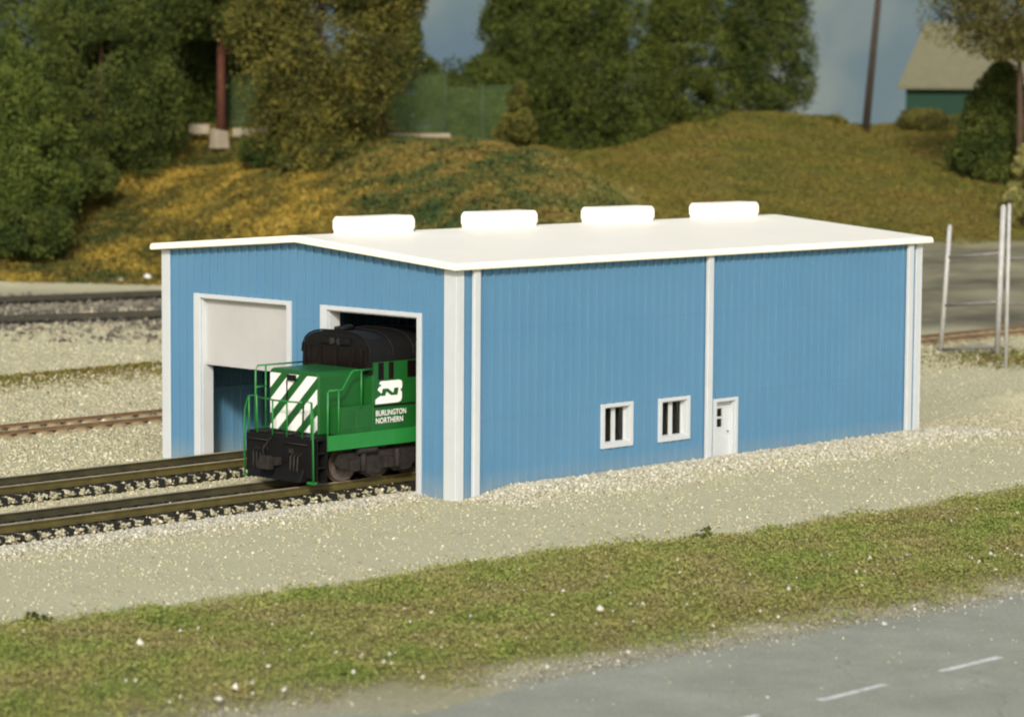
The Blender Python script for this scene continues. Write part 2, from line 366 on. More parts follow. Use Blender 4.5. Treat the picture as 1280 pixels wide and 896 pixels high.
dirt = sstep(0, .8, top-Y)*(1-sstep(.0, 1.5, Y-bot+nz))*(D < 135)
hill = np.maximum(sstep(.15, .9, zb+(nz*.5))*(1-sstep(850, 1000, scr)), 0)
hillright = sstep(2.0, 2.9, zb+nz*.3)*sstep(800, 930, scr)
lotw = sstep(1050, 1120, scr)*sstep(133, 139, D)*(1-hillright)
dark = ((np.exp(-((D-139-(0))/2.6)**2)*sstep(.4, .6, fbm(X, Y, 3.))+np.exp(-((D-150)/9.)**2)*.75)*(scr < 700))
olive = np.exp(-((Y-32.9-(X-8)*.04+nz)/1.7)**2)*sstep(-8, 8, X)*(1-sstep(34, 44, X))
olive = np.maximum(olive, np.exp(-((X-47.5)/3.6)**2-((Y-13.5+nz)/3.3)**2))
pale = np.exp(-np.maximum(np.where(X > 0, -Y, 1.9-Y)+nz*.5, 0)/.8)*(X < 24)*(Y < 2.2)
pale = np.maximum(pale, .6*np.exp(-np.abs(Y-grass_edges(X)[0]-.6+nz*.4)/.6))*(D < 130)
me = fast_mesh('ground', np.stack([X, Y, Z], -1).reshape(-1, 3), Fq,
               dict(pale=pale, verge=verge, dirt=dirt, hill=hill, hillright=hillright, lot=lotw, dark=np.clip(dark, 0, 1), olive=np.clip(olive*1.3, 0, 1)))
me.polygons.foreach_set('use_smooth', np.ones(len(me.polygons), bool))
tag(link_mesh('ground', me, M['ground']), kind='structure')

# road: one sheet with a crumbled edge
xs = np.arange(-70, 80, .35); _, b = grass_edges(xs)
e = b+.25+(fbm(xs, xs*0, 1.3)-.5)*.9+(fbm(xs, xs*0+9, .5)-.5)*.3
rows = [e, b-.8, b-2.5, b*0-23.2, b*0-26, b*0-29.5]
V = np.concatenate([np.stack([xs, rr, np.full_like(xs, .012 if i else -.035)], 1) for i, rr in enumerate(rows)]); n = len(xs)
F = np.concatenate([np.stack([i*n+np.arange(n-1), (i+1)*n+np.arange(n-1), (i+1)*n+1+np.arange(n-1), i*n+1+np.arange(n-1)], 1) for i in range(5)])
tag(link_mesh('road', fast_mesh('road', V, F), M['asphalt']), kind='structure')
for i in range(-7, 12):
    x0 = -13.36+i*3.86
    q = MB(); N = 7
    ys0 = [-23.15+random.uniform(-.02, .02) for _ in range(N)]; ys1 = [-23.33+random.uniform(-.02, .02) for _ in range(N)]
    q.add([(x0+2.05*j/(N-1), ys0[j], .018) for j in range(N)]+[(x0+2.05*j/(N-1), ys1[j], .018) for j in range(N)], [(j, N+j, N+j+1, j+1) for j in range(N-1)])
    tag(q.build('lane_marking', M['line']), kind='structure')

# sky: painted backdrop standing behind the hills
k = NT('sky'); p = k.pos(); sp = k.node('ShaderNodeSeparateXYZ'); k.l.new(p, sp.inputs[0])
n = k.noise(p, .06, 4, .5)
clouds = k.ramp(n, [(.3, (0.1256, 0.1906, 0.2418)), (.5, (0.1767, 0.2325, 0.2437)), (.7, (0.3069, 0.3348, 0.2883))])
em = k.node('ShaderNodeEmission'); k.l.new(clouds, em.inputs['Color']); em.inputs['Strength'].default_value = .92
k.l.new(em.outputs[0], k.out.inputs['Surface']); M['sky'] = k.m
vs = []; fs = []; n = 60
for i in range(n+1):
    w = R(-100+200*i/n); a = 250*math.sin(w); d = 20+250*math.cos(w); x, y = ad2xy(a, d)
    vs += [(float(x), float(y), -6), (float(x), float(y), 90)]
fs = [(2*i, 2*i+1, 2*i+3, 2*i+2) for i in range(n)]
q = MB(); q.add(vs, fs, True); tag(q.build('sky', M['sky']), kind='structure')

# ------------------------------------------------------------------ ground cover
def scatter_stones(name, P, size, mat):
    V, F = pebbles(P, size); return tag(link_mesh(name, fast_mesh(name, V, F), mat), kind='stuff')
def uni(n, x0, x1, y0, y1): return rng.uniform(x0, x1, n), rng.uniform(y0, y1, n)
def in_tracks(x, y):
    return (np.abs(y-6.3) < 4.3) & (x < 22)
XX, YY = [], []
# apron in front of the shed, denser against the wall and the verge
x, y = uni(130000, -24, 40, -11, 2.1); top, _ = grass_edges(x)
dw = np.where(x > 0, -y, 2.0-y)
keep = (y > top-.3) & ((rng.random(len(x)) < .10) | (rng.random(len(x)) < np.exp(-dw/1.1)) | (rng.random(len(x)) < .75*np.exp(-(y-top)/.7))) & ~((x > -.1) & (x < 21.7) & (y > -.05))
XX.append(x[keep]); YY.append(y[keep])
x, y = uni(50000, -12, 24, 10.3, 33); keep = ~((x > -.3) & (x < 21.8) & (y < 12.9)) & (rng.random(len(x)) < .55); XX.append(x[keep]); YY.append(y[keep])
x, y = uni(20000, 22, 56, -10, 22); XX.append(x); YY.append(y)
x, y = uni(16000, 8, 46, 36, 60); XX.append(x); YY.append(y)
x, y = uni(16000, -16, -.2, 2, 10.5); keep = (np.abs(np.abs(y-6.28)-2.78) > 1.1) | (rng.random(len(x)) < .3); XX.append(x[keep]); YY.append(y[keep])
x = np.concatenate(XX); y = np.concatenate(YY); sz = rng.uniform(.02, .052, len(x))*(1+.5*(y > 12))
scatter_stones('gravel', np.stack([x, y, gz(x, y)+sz*.25], 1), sz, M['pebble'])
x1 = rng.uniform(.3, 25, 9000); y1 = -.08-np.abs(rng.normal(size=9000))*.62*(1+.5*vnoise(x1, x1*0, 2.)); x2 = rng.uniform(-17, .2, 6500); y2 = 2.0-np.abs(rng.normal(size=6500))*.55
x = np.r_[x1, x2]; y = np.r_[y1, y2]; sz = rng.uniform(.03, .075, len(x)); scatter_stones('ballast_bank', np.stack([x, y, gz(x, y)+sz*.4], 1), sz, M['palepebble'])
gx, gy = [], []
for cy in (3.45, 9.05):
    for ya_, yb_, n_ in ((-1.52, -.95, 5200), (.95, 1.5, 2200), (-.62, .62, 6500)):
        gx.append(rng.uniform(-17, .2, n_)); gy.append(cy+rng.uniform(ya_, yb_, n_))
x = np.concatenate(gx); y = np.concatenate(gy); ph = np.abs(((x+17.5)/.5) % 1-.5)*2                # lies between the sleepers, not on them
keep = ph > .42; x = x[keep]; y = y[keep]; sz = rng.uniform(.025, .055, len(x))
scatter_stones('track_ballast', np.stack([x, y, .08+.13*rng.random(len(x))], 1), sz, M['pebble'])
# dark ballast spilt in front of the main line
x, y = uni(14000, 16, 60, 42, 80); a, d = xy2ad(x, y); keep = (np.abs(d-141) < 15) & (a < 5) & (rng.random(len(x)) < np.exp(-np.abs(d-140)/6.5)*1.2)
x = x[keep]; y = y[keep]; sz = rng.uniform(.07, .2, len(x)); scatter_stones('dark_ballast', np.stack([x, y, gz(x, y)+sz*.2], 1), sz, M['darkpebble'])
# scattered white stones on the verge
x = rng.uniform(-24, 18, 300); top, bot = grass_edges(x); t = rng.beta(2.2, 1.1, 300); y = top+(bot-.8-top)*t; sz = rng.uniform(.025, .062, 300)
sz[:8] = rng.uniform(.09, .13, 8)
scatter_stones('white_stones', np.stack([x, y, gz(x, y)+.16*(y > bot+.6)+.02], 1), sz, M['whitestone'])

x = rng.uniform(-27, 22, 9000); _, bot = grass_edges(x); y = bot+.3+rng.normal(size=9000)*.7; sz = rng.uniform(.01, .036, 9000)
scatter_stones('roadside_grit', np.stack([x, y, gz(x, y)+.01+.05*(y < bot+.3)], 1), sz, M['grit'])
x = rng.uniform(-24, 12, 260); _, bot = grass_edges(x); y = bot-rng.random(260)**1.6*7; sz = rng.uniform(.012, .04, 260)
scatter_stones('loose_chippings', np.stack([x, y, .018+0*x], 1), sz, M['pebble'])
def turf(name, P, size, mat, flat=.4):
    V, F = leaves(P, size, flat); return tag(link_mesh(name, fast_mesh(name, V, F), mat), kind='stuff')
n = 700000
x = rng.uniform(-27, 24, n); top, bot = grass_edges(x); t = rng.random(n); y = top+.15+(bot-.2-top)*t
ed = (fbm(x, y, 1.4)-.5)*1.6
keep = (y < top+ed*.5-.05) & (y > bot+.15+ed*1.5+1.5*rng.random(len(x))**1.6-.2) & (rng.random(n) < np.clip(.35+1.1*fbm(x, y, 1.1)-.9*sstep(.68, 1, t)*vnoise(x, y, .8), .03, 1))
x = x[keep]; y = y[keep]; h = .02+.26*rng.random(len(x))**1.6*(.35+1.2*fbm(x, y, .9))
turf('verge_grass', np.stack([x, y, gz(x, y)+h], 1), .024*np.ones(len(x)), M['turf'])
# taller tufts along the top edge and through the strip
P = []; 
for i in range(260):
    x0 = random.uniform(-24, 20); tp, bt = grass_edges(x0); tt = random.random()**1.8; y0 = tp+(bt+1.2-tp)*tt; rr = random.uniform(.15, .42)
    kq = int(240*rr/.3); pts = rng.normal(size=(kq, 3))*np.array([rr*.6, rr*.6, rr*.35]); pts[:, 2] = np.abs(pts[:, 2])
    P.append(pts+np.array([x0, y0, float(gz(x0, y0))+.04]))
turf('verge_tufts', np.concatenate(P), .033*np.ones(sum(map(len, P))), M['turf'], 0)

def hill_cover(name, n, t0, t1, d0, d1, size, mat, fn):
    tt = rng.uniform(t0, t1, n); d = rng.uniform(d0, d1, n); a = (tt-640)*d/3583.8; x, y = ad2xy(a, d)
    keep = fn(x, y, tt, d); x = x[keep]; y = y[keep]
    h = .05+.35*rng.random(len(x))*fbm(x, y, 1.5)
    return turf(name, np.stack([x, y, gz(x, y)+h], 1), size*np.ones(len(x)), mat, .2)
hill_cover('hillside_scrub', 250000, -120, 560, 150, 200, .10, M['hillturf'], lambda x, y, t, d: (gz(x, y, False) > .25) & (rng.random(len(x)) < (.25+1.1*fbm(x, y, 2.))*(1-sstep(400, 560, t))))
hill_cover('mound_scrub', 200000, 360, 800, 140, 182, .11, M['moundturf'], lambda x, y, t, d: (gz(x, y, False) > .5) & (t < 470+330*sstep(182, 150, d)+ (d > 0)*120) & (rng.random(len(x)) < (.3+1.1*fbm(x, y, 2.))*sstep(360, 560, t)))
turf_mat('paleturf', [(0, (.07, .085, .025)), (.4, (.13, .13, .035)), (.7, (.19, .165, .05)), (1, (.25, .22, .09))], 3., .4)
hill_cover('mound_edge_grass', 50000, 600, 800, 146, 178, .10, M['paleturf'], lambda x, y, t, d: (gz(x, y, False) > .5) & (rng.random(len(x)) < sstep(640, 740, t)*sstep(180, 168, d)))
hill_cover('far_hill_grass', 260000, 660, 1420, 160, 226, .07, M['farturf'], lambda x, y, t, d: (gz(x, y, False) > 2.5) & (rng.random(len(x)) < .3+.9*fbm(x, y, 2.)))
# olive grass on the berm and by the fence
x, y = uni(30000, -4, 40, 28, 38); keep = rng.random(len(x)) < np.exp(-((y-32.9-(x-8)*.04)/1.5)**2); x = x[keep]; y = y[keep]
x2, y2 = uni(14000, 40, 56, 7, 20); keep = rng.random(len(x2)) < np.exp(-((x2-47.5)/3.4)**2-((y2-13.5)/3.)**2); x = np.r_[x, x2[keep]]; y = np.r_[y, y2[keep]]
turf('olive_grass', np.stack([x, y, gz(x, y)+.12*rng.random(len(x))], 1), .06*np.ones(len(x)), M['farturf'], .3)

# ------------------------------------------------------------------ trees and shrubs
def blobs_crown(h0, h1, rad, n, prof, bs, per, leaf, g):
    P = []
    for i in range(n):
        t = (i+g.random())/n; z = h0+(h1-h0)*t; rr = rad*prof(t); w = g.random()*6.283; q = rr*(.45+.48*g.random()**.4)
        c = np.array([q*math.cos(w), q*math.sin(w), z]); b = bs*.96*rad*(.6+.8*g.random())*(.55+.6*prof(t))
        v = g.normal(size=(per, 3)); v /= np.linalg.norm(v, axis=1)[:, None]
        v *= (b*(.78+.3*g.random(per)+.25*(g.random(per) < .1)))[:, None]; v[:, 2] *= .85
        P.append(c+v)
    P = np.concatenate(P); P = P[P[:, 2] > h0-.6]
    return P
shape = dict(
 ovoid=lambda t: max(.12, math.sin(math.pi*min(.97, .12+.8*t))**.7),
 cone=lambda t: max(.08, (1-t)**.85*min(1, .6+t*4)),
 taper=lambda t: max(.08, (1-t)**.55*min(1, .62+t*3.2)),
 egg=lambda t: max(.1, min(1, .7+t*1.6)*(1-t**2.4)**.8),
 round=lambda t: max(.2, math.sqrt(max(0, 1-(2*t-1)**2))),
 column=lambda t: max(.2, min(1, .6+t*2)*(1-t**4)**.6))
def tree(name, sx, d, z0, z1, wpx, kind, mat, label, trunk_h=.5, n=70, per=230, leaf=.082, cat='tree', group=None, tr=.28, bark='bark', off=0., bs=.3, seed=None, lean=0.):
    g = np.random.default_rng(seed if seed is not None else int(sx*7+d))
    a = (sx-640)*d/3583.8; x, y = ad2xy(a, d); x = float(x); y = float(y); base = float(gz(x, y)); rad = wpx*d/3583.8/2
    o = thing(name, (x, y, base-.1), label, cat, group)
    P = blobs_crown(z0-base+.1, z1-base+.1, rad, int(n*1.4), shape[kind], bs, int(per*2.6), leaf, g)
    ox = off*R2; P[:, 0] += ox[0]; P[:, 1] += ox[1]
    V, F = leaves(P, leaf, 0., .5, g); link_mesh('crown', fast_mesh('crown', V, F), M[mat], o)
    H = z1-base; q = MB()
    tp = [(x, y, base-.3), (x+g.normal()*.08, y+g.normal()*.08, base+H*.3), (x+ox[0]*.5+g.normal()*.15, y+ox[1]*.5+g.normal()*.15, base+H*.6), (x+ox[0], y+ox[1], base+H*.92)]
    q.tube(tp, tr, 8, tr*.18)
    for i in range(9):
        w = g.random()*6.28; t = .3+.6*i/9; c = Vector(tp[0]).lerp(Vector(tp[3]), t); c.x = tp[1][0]+(tp[3][0]-tp[1][0])*t; c.y = tp[1][1]+(tp[3][1]-tp[1][1])*t
        L = rad*(.75)*shape[kind](min(.95, t)); e = c+Vector((math.cos(w)*L, math.sin(w)*L, L*.55))
        q.tube([c, c.lerp(e, .5)+Vector((0, 0, -.1)), e], tr*.35*(1.1-t), 5, tr*.08)
    q.build('trunk', M[bark], o)
    return o
def fol(name, a, b, c, patch=1.7): M[name] = foliage(name, (a, b, c), patch)
fol('leaf_dark', (0.01548, 0.0301, 0.00688), (0.0387, 0.05676, 0.01032), (0.0989, 0.1161, 0.02236))
fol('leaf_mid', (0.02236, 0.03956, 0.00774), (0.0559, 0.0817, 0.01376), (0.1247, 0.1505, 0.0258))
fol('leaf_right', (0.01548, 0.02494, 0.00473), (0.03956, 0.05676, 0.00903), (0.0903, 0.1118, 0.01892))
fol('leaf_olive', (0.0215, 0.02924, 0.00688), (0.0645, 0.0688, 0.01376), (0.1634, 0.1419, 0.0258))
fol('leaf_deep', (0.00688, 0.02236, 0.01032), (0.01548, 0.043, 0.0172), (0.0301, 0.0731, 0.0258))
fol('leaf_ridge', (0.01892, 0.02924, 0.00516), (0.04988, 0.06708, 0.00946), (0.1032, 0.1247, 0.02064))
fol('leaf_yellow', (.09, .095, .03), (.17, .17, .05), (.30, .28, .11))
fol('leaf_brown', (0.043, 0.043, 0.01204), (0.086, 0.0817, 0.01892), (0.1376, 0.1247, 0.0301))
D_ = 3583.8
def zy(y, d): return 11.49+(107-y)*d/D_
G1 = 'broad trees on the left hillside'; G2 = 'rounded dark trees on the right-hand ridge'
tree('broadleaf_tree', 8, 169, zy(300, 169), zy(62, 169), 165, 'egg', 'leaf_mid', 'bright green bushy tree at the far left, lowest on the slope', n=110, per=260, group=G1)
tree('broadleaf_tree', 20, 186, zy(190, 186), zy(-130, 186), 190, 'ovoid', 'leaf_mid', 'tall pale green tree rising out of the top left corner', n=110, group=G1)
tree('broadleaf_tree', 128, 181, zy(212, 181), zy(-60, 181), 175, 'egg', 'leaf_dark', 'very dark green tree, second from the left on the slope', n=130, group=G1)
tree('broadleaf_tree', 225, 197, zy(165, 197), zy(-90, 197), 130, 'column', 'leaf_mid', 'slim green tree just left of the tall red-brown trunk', n=90, group=G1)
tree('pine_tree', 276, 189, zy(42, 189), zy(-200, 189), 190, 'ovoid', 'leaf_dark', 'tall tree with bare reddish brown trunk on the hilltop', n=90, tr=.36, bark='redbark', group=G1, lean=0)
tree('broadleaf_tree', 330, 205, zy(150, 205), zy(-60, 205), 170, 'ovoid', 'leaf_dark', 'dark tree behind the left end of the green mesh fence', n=80, group=G1)
tree('broadleaf_tree', 150, 216, zy(185, 216), zy(-120, 216), 190, 'column', 'leaf_deep', 'deep green tree at the back, seen between the dark and the slim tree', n=90, group=G1)
tree('broadleaf_tree', 262, 218, zy(170, 218), zy(-120, 218), 150, 'column', 'leaf_deep', 'deep green tree at the back, directly behind the red-brown trunk', n=80, group=G1)
tree('broadleaf_tree', 400, 175, zy(190, 175), zy(-120, 175), 196, 'ovoid', 'leaf_olive', 'large olive and yellow tree in front of the green mesh fence', n=130, per=230, group=G1, tr=.3)
tree('broadleaf_tree', 475, 182, zy(45, 182), zy(-120, 182), 105, 'round', 'leaf_olive', 'yellowing tree crown reaching over the left part of the mesh fence', n=70, group=G1)
tree('broadleaf_tree', 505, 214, zy(165, 214), zy(26, 214), 140, 'cone', 'leaf_dark', 'small cone shaped green tree behind the mesh fence', n=60)
tree('shrub', 600, 204, zy(170, 204), zy(80, 204), 116, 'round', 'leaf_right', 'round green shrub behind the right half of the mesh fence', cat='shrub', n=45, tr=.12)
tree('shrub', 646, 181, zy(176, 181), zy(106, 181), 58, 'cone', 'leaf_olive', 'small upright shrub at the right end of the mesh fence', cat='shrub', n=26, tr=.1)
tree('conifer_tree', 643, 211, zy(160, 211), zy(-40, 211), 130, 'taper', 'leaf_right', 'smallest dark tree of the right ridge, nearest the mesh fence', n=90, group=G2)
tree('conifer_tree', 728, 203, zy(184, 203), zy(-110, 203), 172, 'taper', 'leaf_right', 'widest and darkest tree of the right ridge, second from the mesh fence', n=150, per=240, group=G2)
tree('conifer_tree', 676, 217, zy(150, 216), zy(-60, 216), 110, 'egg', 'leaf_deep', 'dark tree half hidden behind the widest tree of the right ridge', n=80, group=G2)
tree('conifer_tree', 850, 212, zy(160, 212), zy(-110, 212), 122, 'taper', 'leaf_ridge', 'green tree to the right of the widest tree of the ridge', n=120, group=G2)
tree('conifer_tree', 946, 221, zy(134, 221), zy(-130, 221), 132, 'taper', 'leaf_dark', 'broad based dark conifer beside the open sky, last of the ridge trees', n=130, group=G2)
tree('broadleaf_tree', 1272, 186, zy(62, 186), zy(-70, 186), 200, 'round', 'leaf_brown', 'airy brownish tree hanging over the top right corner', n=60, per=150, tr=.3, off=-.6)
tree('conifer_bush', 1247, 192, zy(232, 192), zy(82, 192), 112, 'egg', 'leaf_dark', 'dense dark bush covering the right side of the green house', cat='bush', n=100)
tree('shrub', 1278, 176, zy(275, 176), zy(180, 176), 46, 'egg', 'leaf_yellow', 'pale yellow green shrub at the right edge of the picture', cat='shrub', n=40, tr=.1)
for sx, d, w, y1, mat, lab in ((1150, 214, 60, 138, 'leaf_brown', 'brownish low bush in front of the green house wall'), (1200, 216, 60, 146, 'leaf_olive', 'low olive bush at the foot of the dark bush by the house'),
    (1022, 217, 60, 148, 'leaf_olive', 'low olive bush on the crest left of the wooden pole'), (100, 174, 90, 208, 'leaf_dark', 'dark undergrowth bush below the second tree from the left'),
    (338, 176, 70, 176, 'leaf_dark', 'dark bush nearest the pale stone block, under the olive tree'), (392, 173, 90, 170, 'leaf_olive', 'olive undergrowth bush at the foot of the large olive tree'), (30, 166, 110, 262, 'leaf_dark', 'dark low bush under the bright tree at the far left'),
    (655, 206, 90, 150, 'leaf_right', 'low dark bush under the smallest ridge tree'), (770, 208, 100, 140, 'leaf_right', 'low dark bush filling the gap between the ridge trees'),
    (180, 186, 110, 185, 'leaf_dark', 'dark bush left of the pale stone kerb'), (430, 184, 110, 150, 'leaf_olive', 'olive bush behind the base of the yellowing tree')):
    yb = {1150: 162, 1200: 160, 1022: 160, 100: 242, 338: 205, 392: 222, 30: 320, 655: 180, 770: 180, 180: 222, 430: 190}[sx]
    tree('low_bush', sx, d, zy(yb, d), zy(y1, d), w, 'round', mat, lab, cat='bush', n=36, per=170, tr=.1, group='low bushes along the hill')
# little shrubs of the verge
for x0, y0, s, lab in ((-.9, -9.7, .42, 'small dark green weed on the upper edge of the grass verge'), (-19.6, -7.2, .4, 'small bright weed at the left end of the grass verge')):
    o = thing('weed', (x0, y0, float(gz(x0, y0))), lab, 'weed'); g = np.random.default_rng(int(abs(x0*10)))
    P = g.normal(size=(420, 3))*np.array([s*.4, s*.4, s*.33]); P[:, 2] = np.abs(P[:, 2])
    V, F = leaves(P, .06, 0, .5, g); link_mesh('foliage', fast_mesh('foliage', V, F), M['leaf_mid' if x0 < -5 else 'leaf_dark'], o)
    q = MB(); q.tube([(x0, y0, o.location.z-.05), (x0+.02, y0, o.location.z+s*.5)], .03, 6, .01); q.build('stem', M['bark'], o)

# ------------------------------------------------------------------ tracks
def track(x0, y0, x1, y1, z, label, railm, tiem, headm, step, spacing_n=None, base=0.):
    L = math.hypot(x1-x0, y1-y0); ang = math.atan2(y1-y0, x1-x0)
    o = thing('railway_track', (x0, y0, z), label, 'railway track', 'railway tracks'); o.rotation_euler = (0, 0, ang)
    org[o] = Vector((0, 0, 0))
    h = .25; kz = .8
    for s in (-1, 1):
        y = s*.78; q = MB()
        prof = [(-.13, 0), (.13, 0), (.13, .03), (.035, .06), (.035, .18), (.07, .20), (.07, .24), (.055, .25), (-.055, .25), (-.07, .24), (-.07, .20), (-.035, .18), (-.035, .06), (-.13, .03)]
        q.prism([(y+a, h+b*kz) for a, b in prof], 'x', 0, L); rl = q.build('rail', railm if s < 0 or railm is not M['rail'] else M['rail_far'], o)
        q = MB(); q.prism([(y-.058, h+.2505*kz), (y+.058, h+.2505*kz), (y+.05, h+.258*kz), (y-.05, h+.258*kz)], 'x', 0, L); q.build('running_surface', headm, rl)
    q = MB(); q.prism([(-1.4, 0), (1.4, 0), (1.4, .21), (1.37, .25), (-1.37, .25), (-1.4, .21)], 'x', -.115, .115)
    s0 = q.build('sleeper', tiem, o); n = int(L/step)
    for i in range(n):
        s = s0 if i == 0 else s0.copy()
        if i: COL.objects.link(s); s.parent = o
        s.location = (step*(i+.5), random.uniform(-.04, .04), 0); s.rotation_euler = (0, 0, random.uniform(-.03, .03)); s.scale = (random.uniform(.85, 1.2), random.uniform(.95, 1.06), 1)
    return o
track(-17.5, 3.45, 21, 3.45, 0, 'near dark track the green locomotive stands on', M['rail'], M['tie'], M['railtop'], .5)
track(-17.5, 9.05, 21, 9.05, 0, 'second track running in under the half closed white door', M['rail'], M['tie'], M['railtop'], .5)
track(-9, 21.0, 64, 21.0, -.02, 'rusty brown track passing behind the blue shed', M['rust'], M['tie_brown'], M['rust'], .78).scale.z = .5
def near_(p, h=.36): return (C[0]+(p[0]-C[0])*(11.49-h)/11.49, C[1]+(p[1]-C[1])*(11.49-h)/11.49)
a0, a1 = (35.75-9.67*1.1, 70.98+1.97*1.1), (35.75+9.67*2.6, 70.98-1.97*2.6)
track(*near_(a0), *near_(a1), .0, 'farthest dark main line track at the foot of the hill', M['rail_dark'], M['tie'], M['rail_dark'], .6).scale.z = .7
b0, b1 = (28.18-8.28*1.1, 60.47+2.56*1.1), (28.18+8.28*3, 60.47-2.56*3)
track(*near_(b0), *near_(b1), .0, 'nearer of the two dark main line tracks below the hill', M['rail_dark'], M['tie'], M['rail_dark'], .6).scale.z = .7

# ------------------------------------------------------------------ engine shed
W, L, H = 12.71, 21.47, 6.42
RZ = 6.90                       # underside of roof at the ridge
B = thing('engine_shed', (0, 0, 0), 'long blue ribbed metal shed with white roof, trim and two track doors', 'shed')
T = .3
def rib_y(q, x, ya, yb, z0, z1f, out=-1, face=0.):    # ribs on a wall facing -x
    y = ya
    while y < yb-.05:
        zt = z1f(y)
        q.box(face-.045, face+.01, y, y+.075, z0, zt); y += .36
def gz_top(y): return H+(RZ-H)*(1-abs(y-W/2)/(W/2))
front_open = [(1.50, 5.25, 0, 5.02), (7.0, 10.95, 0, 5.05)]
def end_wall(x0, x1, opens):
    q = MB(); ys = [0.0]
    segs = []; y = 0.
    for (a, b, z0, z1) in opens: segs.append((y, a, 0)); segs.append((a, b, z1)); y = b
    segs.append((y, W, 0))
    for a, b, z0 in segs:
        cuts = [a] + ([W/2] if a < W/2 < b else []) + [b]
        for c0, c1 in zip(cuts, cuts[1:]):
            q.prism([(c0, z0), (c1, z0), (c1, gz_top(c1)), (c0, gz_top(c0))], 'x', x0, x1)
    return q
q = end_wall(0, T, front_open)
y = .45
while y < W-.35:
    z0 = 0.
    for (a, b, _, z1) in front_open:
        if a-.22 < y < b+.2: z0 = z1+.14
    q.box(-.055, .01, y, y+.08, z0, gz_top(y+.04)-.01); y += .36
q.build('front_wall', M['blue'], B)
q = end_wall(L-T, L, []); q.build('rear_wall', M['blue'], B)
so = [(6.08, 7.18, 1.08, 2.14), (8.62, 9.76, 1.06, 2.12), (11.14, 12.02, 0, 1.93)]
q = MB(); x = T
for a, b, z0, z1 in so:
    q.box(x, a, 0, T, 0, H)
    if z0 > 0: q.box(a, b, 0, T, 0, z0)
    q.box(a, b, 0, T, z1, H); x = b
q.box(x, L-T, 0, T, 0, H)
x = .3
while x < L-.35:
    cut = [(a-.16, b+.14, z0, z1) for a, b, z0, z1 in so if a-.2 < x < b+.14]
    if cut:
        if cut[0][2] > 0: q.box(x, x+.08, -.055, .01, 0, cut[0][2]-.15)
        q.box(x, x+.08, -.055, .01, cut[0][3]+.13, H)
    else: q.box(x, x+.08, -.055, .01, 0, H)
    x += .36
q.build('side_wall', M['blue'], B)
q = MB(); q.box(T, L-T, W-T, W, 0, H)
x = .6
while x < L-.4: q.box(x, x+.075, W-T-.045, W-T+.01, 0, H); x += .36
q.build('side_wall', M['blue'], B)
# roof slab
ov = .32; e = .34; tz = .20
def rz(y): return H+.02+(RZ-H)*(1-abs(y-W/2)/(W/2))
q = MB(); yy0, yy1 = -ov, W+ov
q.prism([(yy0+.02, rz(yy0)), (W/2, RZ+.02), (yy1-.02, rz(yy1)), (yy1, rz(yy1)+.07), (yy1-.05, rz(yy1)+tz), (W/2, RZ+.03+tz), (yy0+.05, rz(yy0)+tz), (yy0, rz(yy0)+.07)], 'x', -e, L+e)
roof = q.build('roof', M['roof'], B, bevel=.05)
for x0, x1 in ((1.55, 4.12), (6.9, 9.45), (12.35, 14.98), (17.7, 20.35)):
    q = MB(); yc = W/2; zb_ = RZ+tz-.06
    pr = [(-.44, -.05), (.44, -.05), (.44, .12), (.50, .2), (.50, .46), (.40, .57), (-.40, .57), (-.50, .46), (-.50, .2), (-.44, .12)]
    ins = .09; n = len(pr); vs = []
    for xx, sc, dz in ((x0, .85, .04), (x0+ins, 1, 0), (x1-ins, 1, 0), (x1, .85, .04)):
        vs += [(xx, yc+a*sc, zb_+.0+(b-.28)*(.86 if dz else 1)+.28) for a, b in pr]
    fs = [tuple(range(n)), tuple(range(3*n, 4*n))]
    for k_ in range(3): fs += [(k_*n+i, k_*n+(i+1) % n, (k_+1)*n+(i+1) % n, (k_+1)*n+i) for i in range(n)]
    q.add(vs, fs); q.build('ridge_vent', M['roof'], roof, bevel=.035)
# corner trims (L shaped)
def corner(x, y, sx, sy, wa, wb):
    q = MB(); t = .07
    ya, yb = sorted((y-sy*t, y+sy*wa)); xa, xb = sorted((x-sx*t, x)); q.box(xa, xb, ya, yb, -.05, H-.0)
    xa, xb = sorted((x+sx*.0, x+sx*wb)); ya, yb = sorted((y-sy*t, y)); q.box(xa, xb, ya, yb, -.05, H-.0)
    q.build('corner_trim', M['white'], B, bevel=.015)
corner(0, 0, 1, 1, .42, .25); corner(0, W, 1, -1, .33, .25); corner(L, 0, -1, 1, .42, .25); corner(L, W, -1, -1, .42, .25)
for x0, w in ((.55, .25), (10.56, .25), (20.68, .27)):
    q = MB(); q.box(x0, x0+w, -.17, -.047, -.05, H-.02)
    q.build('downpipe', M['white'], B, bevel=.02)
# track door frames: outer trim + lined reveal
for (a, b, z1), nm in (((1.50, 5.25, 5.02), 0), ((7.0, 10.95, 5.05), 1)):
    q = MB(); w = .16 if nm == 0 else .17; wl = .33 if nm == 0 else .34
    q.box(-.08, .0, a-w, a, 0, z1+.13); q.box(-.08, .0, b, b+wl-.05, 0, z1+.13); q.box(-.08, 0, a, b, z1, z1+.13)
    q.box(0, T+.12, a, a+.04, 0, z1-.04); q.box(0, T+.12, b-.04, b, 0, z1-.04); q.box(0, T+.12, a, b, z1-.04, z1-.002)
    q.build('door_frame', M['white'], B, bevel=.01)
q = MB(); q.box(.17, .25, 7.045, 10.905, 3.12, 5.0)
q.box(.13, .26, 7.045, 10.905, 3.02, 3.119)
q.build('overhead_door', M['panel'], B)
